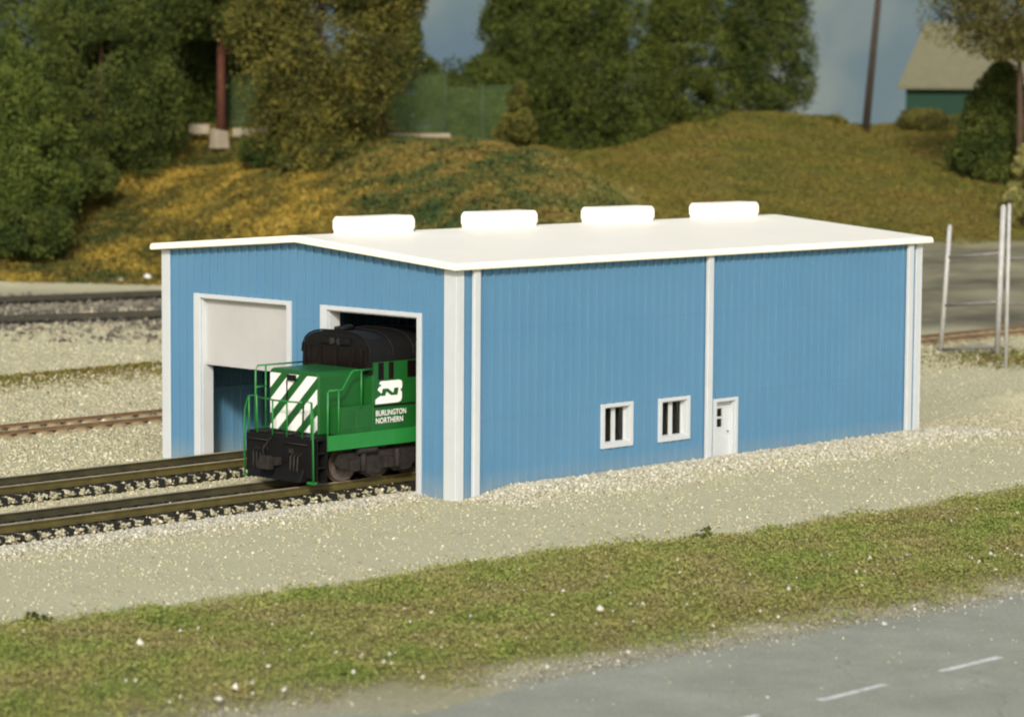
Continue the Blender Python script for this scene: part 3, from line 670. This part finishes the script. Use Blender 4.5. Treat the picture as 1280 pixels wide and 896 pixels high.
# windows
for i, (a, b, z0, z1) in enumerate(so[:2]):
    q = MB(); w = .14
    q.box(a-w, a, -.07, -.0, z0-w, z1+w*.8); q.box(b, b+w, -.07, -.0, z0-w, z1+w*.8); q.box(a, b, -.07, 0, z1, z1+w*.8); q.box(a, b, -.07, 0, z0-w, z0)
    wn = q.build('window', M['white'], B, bevel=.008)
    q = MB(); q.box(a, a+.03, .0, T+.02, z0, z1); q.box(b-.03, b, .0, T+.02, z0, z1); q.box(a+.03, b-.03, 0, T+.02, z1-.03, z1); q.box(a+.03, b-.03, 0, T+.02, z0, z0+.03)
    mid = (a+b)/2+.02; q.box(mid-.08, mid+.08, .13, .2, z0+.03, z1-.03)
    q.box(a+.03, a+.08, .13, .2, z0+.03, z1-.03); q.box(b-.08, b-.03, .13, .2, z0+.03, z1-.03)
    q.build('sash', M['white'], wn)
    for c0, c1 in ((a+.08, mid-.08), (mid+.08, b-.08)):
        q = MB(); q.box(c0, c1, .16, .17, z0+.03, z1-.03); q.build('pane', M['glass'], wn)
# personnel door
a, b, z0, z1 = so[2]; q = MB(); w = .13
q.box(a-w, a, -.07, 0, 0, z1+.1); q.box(b, b+w, -.07, 0, 0, z1+.1); q.box(a, b, -.07, 0, z1, z1+.1)
q.box(a, a+.03, 0, T, 0, z1); q.box(b-.03, b, 0, T, 0, z1); q.box(a+.03, b-.03, 0, T, z1-.03, z1)
q.build('entry_door_frame', M['white'], B, bevel=.008)
q = MB(); gx0, gx1, gz0, gz1 = a+.16, a+.52, 1.12, 1.70
y0, y1 = .15, .21
q.box(a+.03, gx0, y0, y1, .02, z1-.03); q.box(gx1, b-.03, y0, y1, .02, z1-.03); q.box(gx0, gx1, y0, y1, .02, gz0); q.box(gx0, gx1, y0, y1, gz1, z1-.03)
q.box(gx0, gx1, y0, y1-.02, (gz0+gz1)/2-.03, (gz0+gz1)/2+.03)
q.box(a+.14, b-.14, y0-.015, y0+.005, .2, .85)
dr = q.build('entry_door', M['white'], B)
q = MB(); q.box(gx0, gx1, y1-.02, y1-.01, gz0, gz1); q.build('pane', M['glass'], dr)
q = MB(); q.tube([(b-.14, y0, .98), (b-.14, y0-.07, .98), (b-.22, y0-.08, .98)], .018, 6); q.build('handle', M['steeldark'], dr)
# interior framing
q = MB(); q.box(T, L-T, W-T-.16, W-T-.046, 1.96, 2.12); q.box(T, L-T, W-T-.16, W-T-.046, 4.3, 4.46); q.build('wall_girt', M['blue'], B)
for x in (3.2, 6.9, 10.7, 14.4, 18.1):
    q = MB(); q.box(x, x+.2, W-T-.3, W-T-.161, 0, H-.1); q.build('column', M['blue'], B)
    q = MB(); q.prism([(T, H-.35), (W/2, RZ-.35), (W-T, H-.35), (W-T, H-.1), (W/2, RZ-.1), (T, H-.1)], 'x', x, x+.2); q.build('rafter', M['inner'], B)

# ------------------------------------------------------------------ locomotive
YC = 3.45; TR = .455
LO = thing('locomotive', (-3.46, YC, TR), 'green diesel locomotive with white striped nose and black cab roof, half inside the shed', 'locomotive')
X0 = -3.46; XE = 13.2
nx, nw = -2.92, 1.03
q = MB(); q.prism([(YC-nw, 1.86), (YC+nw, 1.86), (YC+nw, 3.50), (YC+nw-.12, 3.60), (YC-nw+.12, 3.60), (YC-nw, 3.50)], 'x', nx, -1.25)
nose = q.build('nose_hood', M['green'], LO, bevel=.04)
# white chevron stripes clipped to the nose face
def clip(poly, f):
    out = []
    for i in range(len(poly)):
        a, b = poly[i], poly[(i+1) % len(poly)]; fa, fb = f(a), f(b)
        if fa >= 0: out.append(a)
        if fa*fb < 0: t = fa/(fa-fb); out.append((a[0]+(b[0]-a[0])*t, a[1]+(b[1]-a[1])*t))
    return out
s0_, s1_, zz0, zz1 = .05, 2*nw-.06, 1.90, 3.47
for kk in range(-1, 4):
    c0 = 1.03+kk*.72-.2; sl = .95
    poly = [(-1, c0-sl), (4, c0+4*sl), (4, c0+4*sl+.40), (-1, c0-sl+.40)]
    for fn in (lambda p: p[0]-s0_, lambda p: s1_-p[0], lambda p: p[1]-zz0, lambda p: zz1-p[1]):
        if poly: poly = clip(poly, fn)
    if len(poly) >= 3:
        q = MB(); q.prism([(YC+nw-s, z) for s, z in poly], 'x', nx-.012, nx+.01); q.build('stripe', M['livery_white'], nose)
q = MB(); q.box(nx-.03, nx, YC+.25, YC+.29, 1.95, 3.3); q.box(nx-.09, nx+.0, YC-.12, YC+.2, 3.30, 3.46); q.build('number_housing', M['black'], nose)
# cab
def octo(w, z0, zs, zt, ch): return [(YC-w, z0), (YC+w, z0), (YC+w, zs), (YC+w-ch, zt-.06), (YC+w-ch-.25, zt), (YC-w+ch+.25, zt), (YC-w+ch, zt-.06), (YC-w, zs)]
cw = 1.40
def arch(w, z0, zs, zt, n=12):
    return [(YC-w, z0), (YC+w, z0)]+[(YC+w*math.copysign(abs(math.cos(t))**.62, math.cos(t)), zs+(zt-zs)*math.sin(t)**.8) for t in [math.pi*i/n for i in range(n+1)]]
q = MB(); q.box(-1.24, 1.35, YC-cw, YC+cw, 1.86, 3.80); cab = q.build('cab', M['green'], LO, bevel=.02)
q = MB(); q.prism(arch(cw+.02, 3.801, 3.92, 4.58), 'x', -1.33, 1.42)
for xx in (-1.36, -.5, .3, 1.1):                          # raised seams over the roof
    pts = [(xx+.02, p[0], p[1]+.012) for p in arch(cw+.03, 3.801, 3.92, 4.60)[2:]]; q.tube(pts, .03, 6)
for yy in (-1.1, -.75, .75, 1.1): q.tube([(-1.39, YC+yy, 4.18), (-1.41, YC+yy, 3.75)], .016, 5)      # wipers
q.box(-1.42, -1.33, YC-.62, YC-.22, 4.24, 4.42); q.box(-1.42, -1.33, YC+.22, YC+.62, 4.24, 4.42)      # number boards
q.build('cab_roof', M['black'], cab, bevel=.012)
q = MB(); q.box(-1.33, -1.24, YC-cw-.02, YC+cw+.02, 3.46, 3.80)
for y0, y1 in ((-1.28, -1.24), (-.66, -.60), (-.05, .05), (.60, .66), (1.24, 1.28)): q.box(-1.37, -1.33, YC+y0, YC+y1, 3.5, 4.12)
q.box(-1.37, -1.33, YC-1.28, YC+1.28, 4.12, 4.17); q.box(-1.37, -1.33, YC-1.28, YC+1.28, 3.5, 3.55); q.build('windshield_frame', M['black'], cab)
for y0, y1 in ((-1.24, -.66), (-.60, -.05), (.05, .60), (.66, 1.24)):
    q = MB(); q.box(-1.345, -1.335, YC+y0, YC+y1, 3.55, 4.12); q.build('windshield', M['darkglass'], cab)
for x0, x1 in ((-1.02, -.82), (-.62, -.44), (.1, .9)):
    q = MB(); q.box(x0, x1, YC-cw-.012, YC-cw+.01, 3.30, 3.77); q.build('cab_window', M['darkglass'], cab)
q = MB()
for yy in (-.16, .16): q.tube([(-1.39, YC+yy, 4.30), (-1.28, YC+yy, 4.30)], .1, 12)
hl = q.build('headlight', M['truck'], cab)
q = MB(); q.tube([(-1.1, YC+.3, 4.64), (-.5, YC+.3, 4.64)], .05, 8, .09); q.tube([(-1.1, YC+.12, 4.64), (-.6, YC+.12, 4.64)], .05, 8, .08); q.build('horn', M['black'], cab)
q = MB(); q.prism(arch(cw-.02, 3.60, 3.8, 4.45), 'x', 1.43, XE-1.2)
for x in np.arange(2.2, 11, 1.1): q.box(x, x+.05, YC-cw+.0, YC+cw-.0, 3.65, 3.9)
q.build('engine_hood_roof', M['roofgrey'], LO)
q = MB(); q.box(1.36, XE-1.2, YC-1.05, YC+1.05, 1.86, 3.6)
for x in np.arange(1.7, 11.5, .7): q.box(x, x+.6, YC-1.075, YC-1.04, 2.0, 3.3)
q.build('engine_hood', M['green'], LO)
q = MB(); q.box(-2.52, -1.243, YC-cw+.02, YC-nw-.001, 1.86, 2.62)
for x in (-2.4, -1.85): q.box(x, x+.45, YC-cw+.0, YC-cw+.03, 1.98, 2.5)
q.build('battery_box', M['green'], LO, bevel=.02)
q = MB(); q.box(-2.52, -1.243, YC+nw+.001, YC+cw-.02, 1.86, 2.62); q.build('battery_box', M['green'], LO, bevel=.02)
q = MB(); q.box(-1.18, 1.3, YC-cw-.03, YC-cw, 2.54, 2.585); q.build('cab_belt', M['black'], cab)
# deck and sill
q = MB(); q.box(X0+.05, XE, YC-1.42, YC+1.42, 1.76, 1.858); 
for yy in (-.5, .5): q.box(X0, X0+.5, YC+yy-.02, YC+yy+.02, 1.858, 1.9)
q.build('deck', M['black'], LO)
q = MB()
for s in (-1, 1):
    ya, yb = sorted((YC+s*1.42, YC+s*1.47)); q.box(-2.98, XE-.5, ya, yb, 1.46, 1.88)
q.build('sill', M['brightgreen'], LO)
# pilot
q = MB(); q.box(X0-.02, X0+.1, YC-1.38, YC+1.38, .72, 1.80); q.prism([(X0-.25, .62), (X0+.08, .62), (X0+.1, .74), (X0-.06, .98)], 'y', YC-1.1, YC+1.1)
q.box(X0+.1, XE-.3, YC-.9, YC+.9, 1.35, 1.76)
q.build('pilot', M['black'], LO, bevel=.02)
q = MB(); q.box(X0-.42, X0, YC-.11, YC+.11, 1.0, 1.22); q.prism([(YC-.24, .93), (YC+.2, .93), (YC+.24, 1.05), (YC+.1, 1.3), (YC-.24, 1.3)], 'x', X0-.62, X0-.42); q.build('coupler', M['truck'], LO, bevel=.02)
q = MB()
for yy in (-.95, -.8, -.66, .62, .78, .92): q.tube([(X0-.03, YC+yy, 1.42), (X0-.16, YC+yy, 1.3), (X0-.17, YC+yy*.98, .95), (X0-.12, YC+yy*.96, .8)], .028, 6)
q.tube([(X0-.1, YC-1.25, 1.66), (X0-.12, YC-.3, 1.66)], .02, 5); q.tube([(X0-.1, YC+.3, 1.66), (X0-.12, YC+1.25, 1.66)], .02, 5)
for yy in (-1.2, -.35, .35, 1.2): q.tube([(X0-.02, YC+yy, 1.66), (X0-.11, YC+yy, 1.66)], .018, 5)
q.tube([(X0-.04, YC+.3, 1.75), (X0-.2, YC+.42, 1.45), (X0-.22, YC+.4, .85)], .035, 6)
q.build('air_hoses', M['truck'], LO)
q = MB(); q.box(X0-.06, X0-.02, YC-.62, YC-.44, 1.38, 1.5); q.box(X0-.06, X0-.02, YC+.44, YC+.62, 1.38, 1.5); q.build('pilot_lamps', M['truck'], LO)
# steps
for s in (-1, 1):
    q = MB(); ya, yb = sorted((YC+s*1.02, YC+s*1.46))
    for z in (.60, 1.0, 1.4): q.box(X0+.12, X0+.42, ya, yb, z, z+.04)
    for x in (X0+.1, X0+.43): q.box(x, x+.03, ya, yb, .58, 1.76)
    q.build('corner_steps', M['black'], LO)
    q = MB(); ya, yb = sorted((YC+s*1.2, YC+s*1.46)); q.box(X0-.05, X0+.12, ya, yb, .585, .64); q.build('step_tread', M['brightgreen'], LO)
def rails(pts, posts, r=.028):
    q = MB(); q.tube(pts, r, 6)
    for a, b in posts: q.tube([a, b], r*.9, 6)
    q.build('handrail', M['brightgreen'], LO)
for s in (-1, 1):
    y = YC+s*1.44
    if s > 0:
        rails([(-3.08, y, 1.8), (-3.08, y, 3.5), (-3.0, y, 3.62), (-1.27, y, 3.62)], [((-2.7, y, 1.8), (-2.7, y, 3.62)), ((-3.08, y, 3.02), (-2.7, y, 3.02))])
    pts = [(-2.96, y, 1.7), (-2.96, y, 3.08), (-2.90, y, 3.13), (-2.42, y, 3.12), (-2.10, y, 3.55), (-2.0, y, 3.62), (-1.27, y, 3.62)]
    if s < 0: rails(pts, [((-2.55, y, 1.8), (-2.55, y, 3.12)), ((-1.7, y, 2.6), (-1.7, y, 3.62))])
    rails([(X0-.02, y, .62), (X0-.04, y, 1.8), (X0-.02, y-s*.02, 2.45), (X0+.02, y-s*.12, 2.82), (X0+.02, y-s*.45, 2.86), (X0+.02, y-s*.50, 1.82)], [((X0+.02, y-s*.14, 1.8), (X0+.02, y-s*.14, 2.8))])
rails([(X0+.04, YC-.93, 2.80), (X0+.0, YC-.2, 2.78), (X0+.0, YC+.2, 2.78), (X0+.04, YC+.93, 2.80)], [((X0+.02, YC+t, 1.8), (X0+.02, YC+t, 2.79)) for t in (-.3, .3)])
# underframe, trucks
q = MB(); q.prism([(YC-1.3, .95), (YC-.9, .55), (YC+.9, .55), (YC+1.3, .95), (YC+1.3, 1.45), (YC-1.3, 1.45)], 'x', 3.1, 7.1); q.build('fuel_tank', M['truck'], LO)
for tx in (-.55, 9.9):
    q = MB()
    for s in (-1, 1):
        ya, yb = sorted((YC+s*1.12, YC+s*1.24))
        q.prism([(tx-1.9, 1.0), (tx-1.75, .86), (tx-1.1, .86), (tx-.9, .66), (tx-.3, .66), (tx, .86), (tx+.3, .66), (tx+.9, .66), (tx+1.1, .86), (tx+1.75, .86), (tx+1.9, 1.0), (tx+1.8, 1.32), (tx-1.8, 1.32)], 'y', ya, yb)
        for ax in (-1.3, 0, 1.3):
            y2, y3 = sorted((YC+s*1.24, YC+s*1.38)); q.box(tx+ax-.17, tx+ax+.17, y2, y3, .80, 1.12)
            q.tube([(tx+ax+.35, YC+s*1.3, .78), (tx+ax+.35, YC+s*1.3, 1.3)], .09, 8)
        q.tube([(tx-1.2, YC+s*1.34, 1.36), (tx-.5, YC+s*1.34, 1.36)], .1, 8)
    q.box(tx-1.7, tx+1.7, YC-.5, YC+.5, .8, 1.35)
    tk = q.build('truck_frame', M['truck'], LO, bevel=.015)
    for ax in (-1.3, 0, 1.3):
        q = MB(); q.tube([(tx+ax, YC-1.0, .965), (tx+ax, YC+1.0, .965)], .08, 8)
        for s in (-1, 1): q.tube([(tx+ax, YC+s*.72, .965), (tx+ax, YC+s*.86, .965)], .50, 24); q.tube([(tx+ax, YC+s*.68, .965), (tx+ax, YC+s*.72, .965)], .54, 24)
        q.build('wheelset', M['wheel'], tk)
# logo and lettering on the cab side (facing -y)
ys = YC-cw-.012
def decal(poly, x0, z0, sx, sz, y, name, mat, depth=.01):
    q = MB(); q.prism([(x0+a*sx, z0+b*sz) for a, b in poly], 'y', y, y+depth); q.build(name, mat, cab)
outer = [(.20, 1), (.88, 1), (.98, .95), (1, .85), (1, .66), (.93, .54), (.99, .45), (.99, .18), (.95, .05), (.84, 0), (.0, 0), (.0, .2), (.16, .33), (.26, .40), (.08, .62), (.14, .74), (.24, .80), (.14, .90)]
decal(outer, -1.13, 2.62, 1.02, .63, ys, 'logo', M['livery_white'])
decal([(.26, .66), (.46, .66), (.66, .44), (.70, .66), (.86, .66), (.82, .34), (.58, .34), (.40, .52), (.36, .34), (.20, .34)], -1.13, 2.62, 1.02, .63, ys-.006, 'logo_letter', M['green'])
def lettering(txt, x0, z0, width, height, y):
    c = bpy.data.curves.new('t', 'FONT'); c.body = txt; c.extrude = .0; c.offset = .012; c.resolution_u = 3
    to = bpy.data.objects.new('t', c); COL.objects.link(to); bpy.context.view_layer.update()
    me = bpy.data.meshes.new_from_object(to.evaluated_get(bpy.context.evaluated_depsgraph_get()))
    bpy.data.objects.remove(to); me.materials.clear()
    co_ = [v.co.copy() for v in me.vertices]; mnx = min(v.x for v in co_); mxx = max(v.x for v in co_); mnz = min(v.y for v in co_); mxz = max(v.y for v in co_)
    o0 = org[cab]
    for v, p in zip(me.vertices, co_):
        v.co = (x0+(p.x-mnx)/(mxx-mnx)*width-o0.x, y-o0.y, z0+(p.y-mnz)/(mxz-mnz)*height-o0.z)
    me.name = 'lettering'; link_mesh('lettering', me, M['livery_white'], cab)
lettering('BURLINGTON', -1.12, 2.28, 1.16, .16, ys-.004)
lettering('NORTHERN', -1.12, 2.07, 1.04, .16, ys-.004)

# ------------------------------------------------------------------ right-hand pipe fence, pole, house, mesh fence, kerb
def P3(x, y, z): return (x, y, z)
zb0 = float(gz(47.2, 17.5)); fx = thing('pipe_fence', (47.2, 17.5, zb0), 'tall grey pipe gate frame with double post at the right, beyond the shed', 'fence')
A0, A1 = Vector((47.2, 17.5, zb0-.1)), Vector((47.4, 17.3, zb0+5.5))
B0, B1 = Vector((47.5, 14.76, -.1)), Vector((47.6, 14.66, 6.45))
C0, C1 = Vector((42.75, 11.05, -.1)), Vector((42.75, 11.05, 6.75))
for a, b, r, mt in ((A0, A1, .10, 'steel'), (B0, B1, .12, 'steel'), (C0, C1, .08, 'steel')):
    q = MB(); q.tube([a, b], r, 10); q.tube([b, b+Vector((0, 0, .08))], r*1.15, 10, r*.4); q.build('post', M[mt], fx)
for z in (.12, 2.05, 4.15):
    q = MB(); t0 = (z-A0.z)/(A1.z-A0.z); t1 = (z+.3-B0.z)/(B1.z-B0.z); q.tube([A0.lerp(A1, t0), B0.lerp(B1, t1)], .075, 8); q.build('rail', M['steeldark'], fx)
q = MB(); q.tube([B0.lerp(B1, .66), Vector((56, 6.2, 4.3))], .06, 8); q.build('rail', M['steeldark'], fx)
q = MB(); q.tube([B0.lerp(B1, .36), Vector((56, 6.2, 2.2))], .06, 8); q.build('rail', M['steeldark'], fx)
q = MB(); q.tube([(56, 6.2, -.1), (56, 6.2, 6.3)], .11, 8); q.build('post', M['steel'], fx)
# utility pole
d = 213; a = (1078-640)*d/D_; x, y = map(float, ad2xy(a, d)); zb_ = float(gz(x, y))
po = thing('utility_pole', (x, y, zb_), 'tall thin dark wooden pole standing on the hill crest', 'utility pole')
top_ = Vector((x, y, zb_+14)) + Vector((R2[0], R2[1], 0))*1.15
q = MB(); q.tube([(x, y, zb_-.5), top_], .29, 10, .2); q.build('pole', M['wood'], po)
cr = Vector((F2[0], F2[1], 0)); tt = Vector((x, y, zb_)).lerp(top_, .94)
q = MB(); q.tube([tt-cr*1.2, tt+cr*1.2], .09, 6); q.build('crossarm', M['wood'], po)
# house
d = 219; a = (1121-640)*d/D_; x, y = map(float, ad2xy(a, d)); th = R(38)
ue = np.cos(th)*R2-np.sin(th)*F2; ve = np.sin(th)*R2+np.cos(th)*F2
hb = 8.2; ho = thing('house', (x, y, hb), 'dark green cottage with a plain cream roof on the hill at the right', 'house')
def HP(u, v, z): return (x+ue[0]*u+ve[0]*v, y+ue[1]*u+ve[1]*v, z)
def hbox(q, u0, u1, v0, v1, z0, z1):
    q.add([HP(u, v, z) for u in (u0, u1) for v in (v0, v1) for z in (z0, z1)], [(0,1,3,2),(4,6,7,5),(0,4,5,1),(2,3,7,6),(0,2,6,4),(1,5,7,3)])
wd, ln, ez, rzz = 7.6, 11., zy(106, d), zy(28, d)
q = MB(); hbox(q, .3, ln-.3, .35, wd-.35, hb-1.5, ez+.1)
for u in (.3, ln-.42):
    q.add([HP(u, .35, ez+.1), HP(u, wd-.35, ez+.1), HP(u, wd/2, rzz-.3), HP(u+.12, .35, ez+.1), HP(u+.12, wd-.35, ez+.1), HP(u+.12, wd/2, rzz-.3)], [(0,1,2),(3,5,4),(0,3,4,1),(1,4,5,2),(2,5,3,0)])
for i in range(8): hbox(q, .3, ln-.3, .32, .36, hb+.1+i*.33, hb+.14+i*.33)
q.build('wall', M['housegreen'], ho)
q = MB()
for v0, v1 in ((-.25, wd/2), (wd+.25, wd/2)):
    z0 = ez-.15
    q.add([HP(-.1, v0, z0), HP(ln+.1, v0, z0), HP(ln+.1, v1, rzz), HP(-.1, v1, rzz), HP(-.1, v0, z0+.18), HP(ln+.1, v0, z0+.18), HP(ln+.1, v1, rzz+.2), HP(-.1, v1, rzz+.2)],
          [(0,1,2,3),(4,7,6,5),(0,4,5,1),(1,5,6,2),(2,6,7,3),(3,7,4,0)])
q.build('roof', M['houseroof'], ho)
# green mesh fence
def mesh_fence(sa, da, sb, db, ht, label, npost):
    xa, ya = map(float, ad2xy((sa-640)*da/D_, da)); xb, yb = map(float, ad2xy((sb-640)*db/D_, db)); L_ = math.hypot(xb-xa, yb-ya)
    za = min(float(gz(xa, ya)), float(gz(xb, yb)))
    o = thing('mesh_fence', (xa, ya, za), label, 'fence', 'green mesh fence panels'); o.rotation_euler = (0, 0, math.atan2(yb-ya, xb-xa)); org[o] = Vector((0, 0, 0))
    q = MB(); q.box(0, L_, -.012, .012, -.1, ht); q.build('mesh_panel', M['net'], o)
    for i in range(npost):
        u = L_*i/(npost-1); q = MB(); q.tube([(u, -.07, -.6), (u, -.07, ht+.1)], .05, 8); q.build('post', M['postgreen'], o)
    q = MB(); q.tube([(0, -.05, ht), (L_, -.05, ht)], .04, 6); q.build('rail', M['postgreen'], o)
mesh_fence(284, 192, 462, 189, 4.2, 'dark green mesh fence behind the olive tree', 4)
mesh_fence(462, 189, 556, 187, 4.3, 'green mesh fence panel in the gap between the tree groups, left half', 3)
mesh_fence(556, 187, 648, 184, 4.1, 'green mesh fence panel ending at the small upright shrub', 3)
# pale kerb stones
def kerb(s0, s1, y0, d, h, label):
    xa, ya = map(float, ad2xy((s0-640)*d/D_, d)); xb, yb = map(float, ad2xy((s1-640)*d/D_, d)); L_ = math.hypot(xb-xa, yb-ya)
    z = zy(y0, d); o = thing('kerb_wall', (xa, ya, z), label, 'low wall', 'pale low kerb walls'); o.rotation_euler = (0, 0, math.atan2(yb-ya, xb-xa)); org[o] = Vector((0, 0, 0))
    n = max(1, int(L_/1.6))
    for i in range(n):
        q = MB(); q.box(L_*i/n+.02, L_*(i+1)/n-.02, -.15, .2, -.35, h+random.uniform(-.04, .04)); q.build('block', M['concrete'], o, bevel=.03)
kerb(236, 262, 163, 186.5, .28, 'short pale stone kerb left of the bare trunk')
kerb(290, 352, 167, 187, .25, 'pale kerb right of the bare trunk under the trees')
kerb(440, 562, 172, 184, .22, 'long pale kerb below the green mesh fence')
d = 184; x, y = map(float, ad2xy((273-640)*d/D_, d)); z = zy(178, d)
q = MB(); q.add([(x-.5, y-.4, z-.5), (x+.5, y-.5, z-.5), (x+.55, y+.4, z-.5), (x-.5, y+.4, z-.5), (x-.48, y-.3, z+.75), (x+.42, y-.45, z+.6), (x+.45, y+.35, z+.66), (x-.4, y+.4, z+.8)], [(3,2,1,0),(4,5,6,7),(0,1,5,4),(1,2,6,5),(2,3,7,6),(3,0,4,7)])
o = q.build('stone_block', M['concrete'], None, (x, y, z-.5), bevel=.06); tag(o, 'pale stone block at the foot of the bare reddish trunk', 'stone block')
# small pale rocks at the hill foot
for i, (sx, sy, s, lab) in enumerate(((184, 352, .34, 'pale rock at the hill foot just left of the shed roof'), (150, 355, .24, 'low flat pale rock at the hill foot beside a taller one'), (34, 233, .22, 'tiny white stone under the bright tree at the far left'), (277, 187, .2, 'small white stone below the pale stone block'))):
    d = (161, 161, 172, 180)[i]
    for dd in np.arange(150, 200, .25):
        x, y = map(float, ad2xy((sx-640)*dd/D_, dd))
        if float(gz(x, y)) >= zy(sy, dd): break
    V, F = pebbles(np.array([[0., 0., s*.4]]), np.array([s])); o = link_mesh('rock', fast_mesh('rock', V, F), M['whitestone'], None, (x, y, float(gz(x, y))))
    tag(o, lab, 'rock', 'pale rocks on the slope')

# ------------------------------------------------------------------ light
el, az = R(28), math.atan2(-.68, -.73)
sd = Vector((math.cos(el)*math.cos(az), math.cos(el)*math.sin(az), math.sin(el)))
sl = bpy.data.lights.new('sun', 'SUN'); sl.energy = 3.1; sl.angle = R(6); sl.color = (1, .95, .84)
so_ = bpy.data.objects.new('sun', sl); COL.objects.link(so_); so_.rotation_euler = sd.to_track_quat('Z', 'Y').to_euler(); so_.location = (0, 0, 60)
w = bpy.data.worlds.new('World'); S.world = w; w.use_nodes = True; nt = w.node_tree; bg = nt.nodes['Background']
sk = nt.nodes.new('ShaderNodeTexSky'); sk.sky_type = 'NISHITA'; sk.sun_disc = False; sk.sun_elevation = el; sk.sun_rotation = math.atan2(sd.x, sd.y); sk.air_density = 1.; sk.dust_density = 2.5; sk.ozone_density = .6
nt.links.new(sk.outputs[0], bg.inputs[0]); bg.inputs[1].default_value = .15
S.view_settings.view_transform = 'Standard'; S.view_settings.look = 'None'; S.view_settings.exposure = .14; S.view_settings.gamma = 1
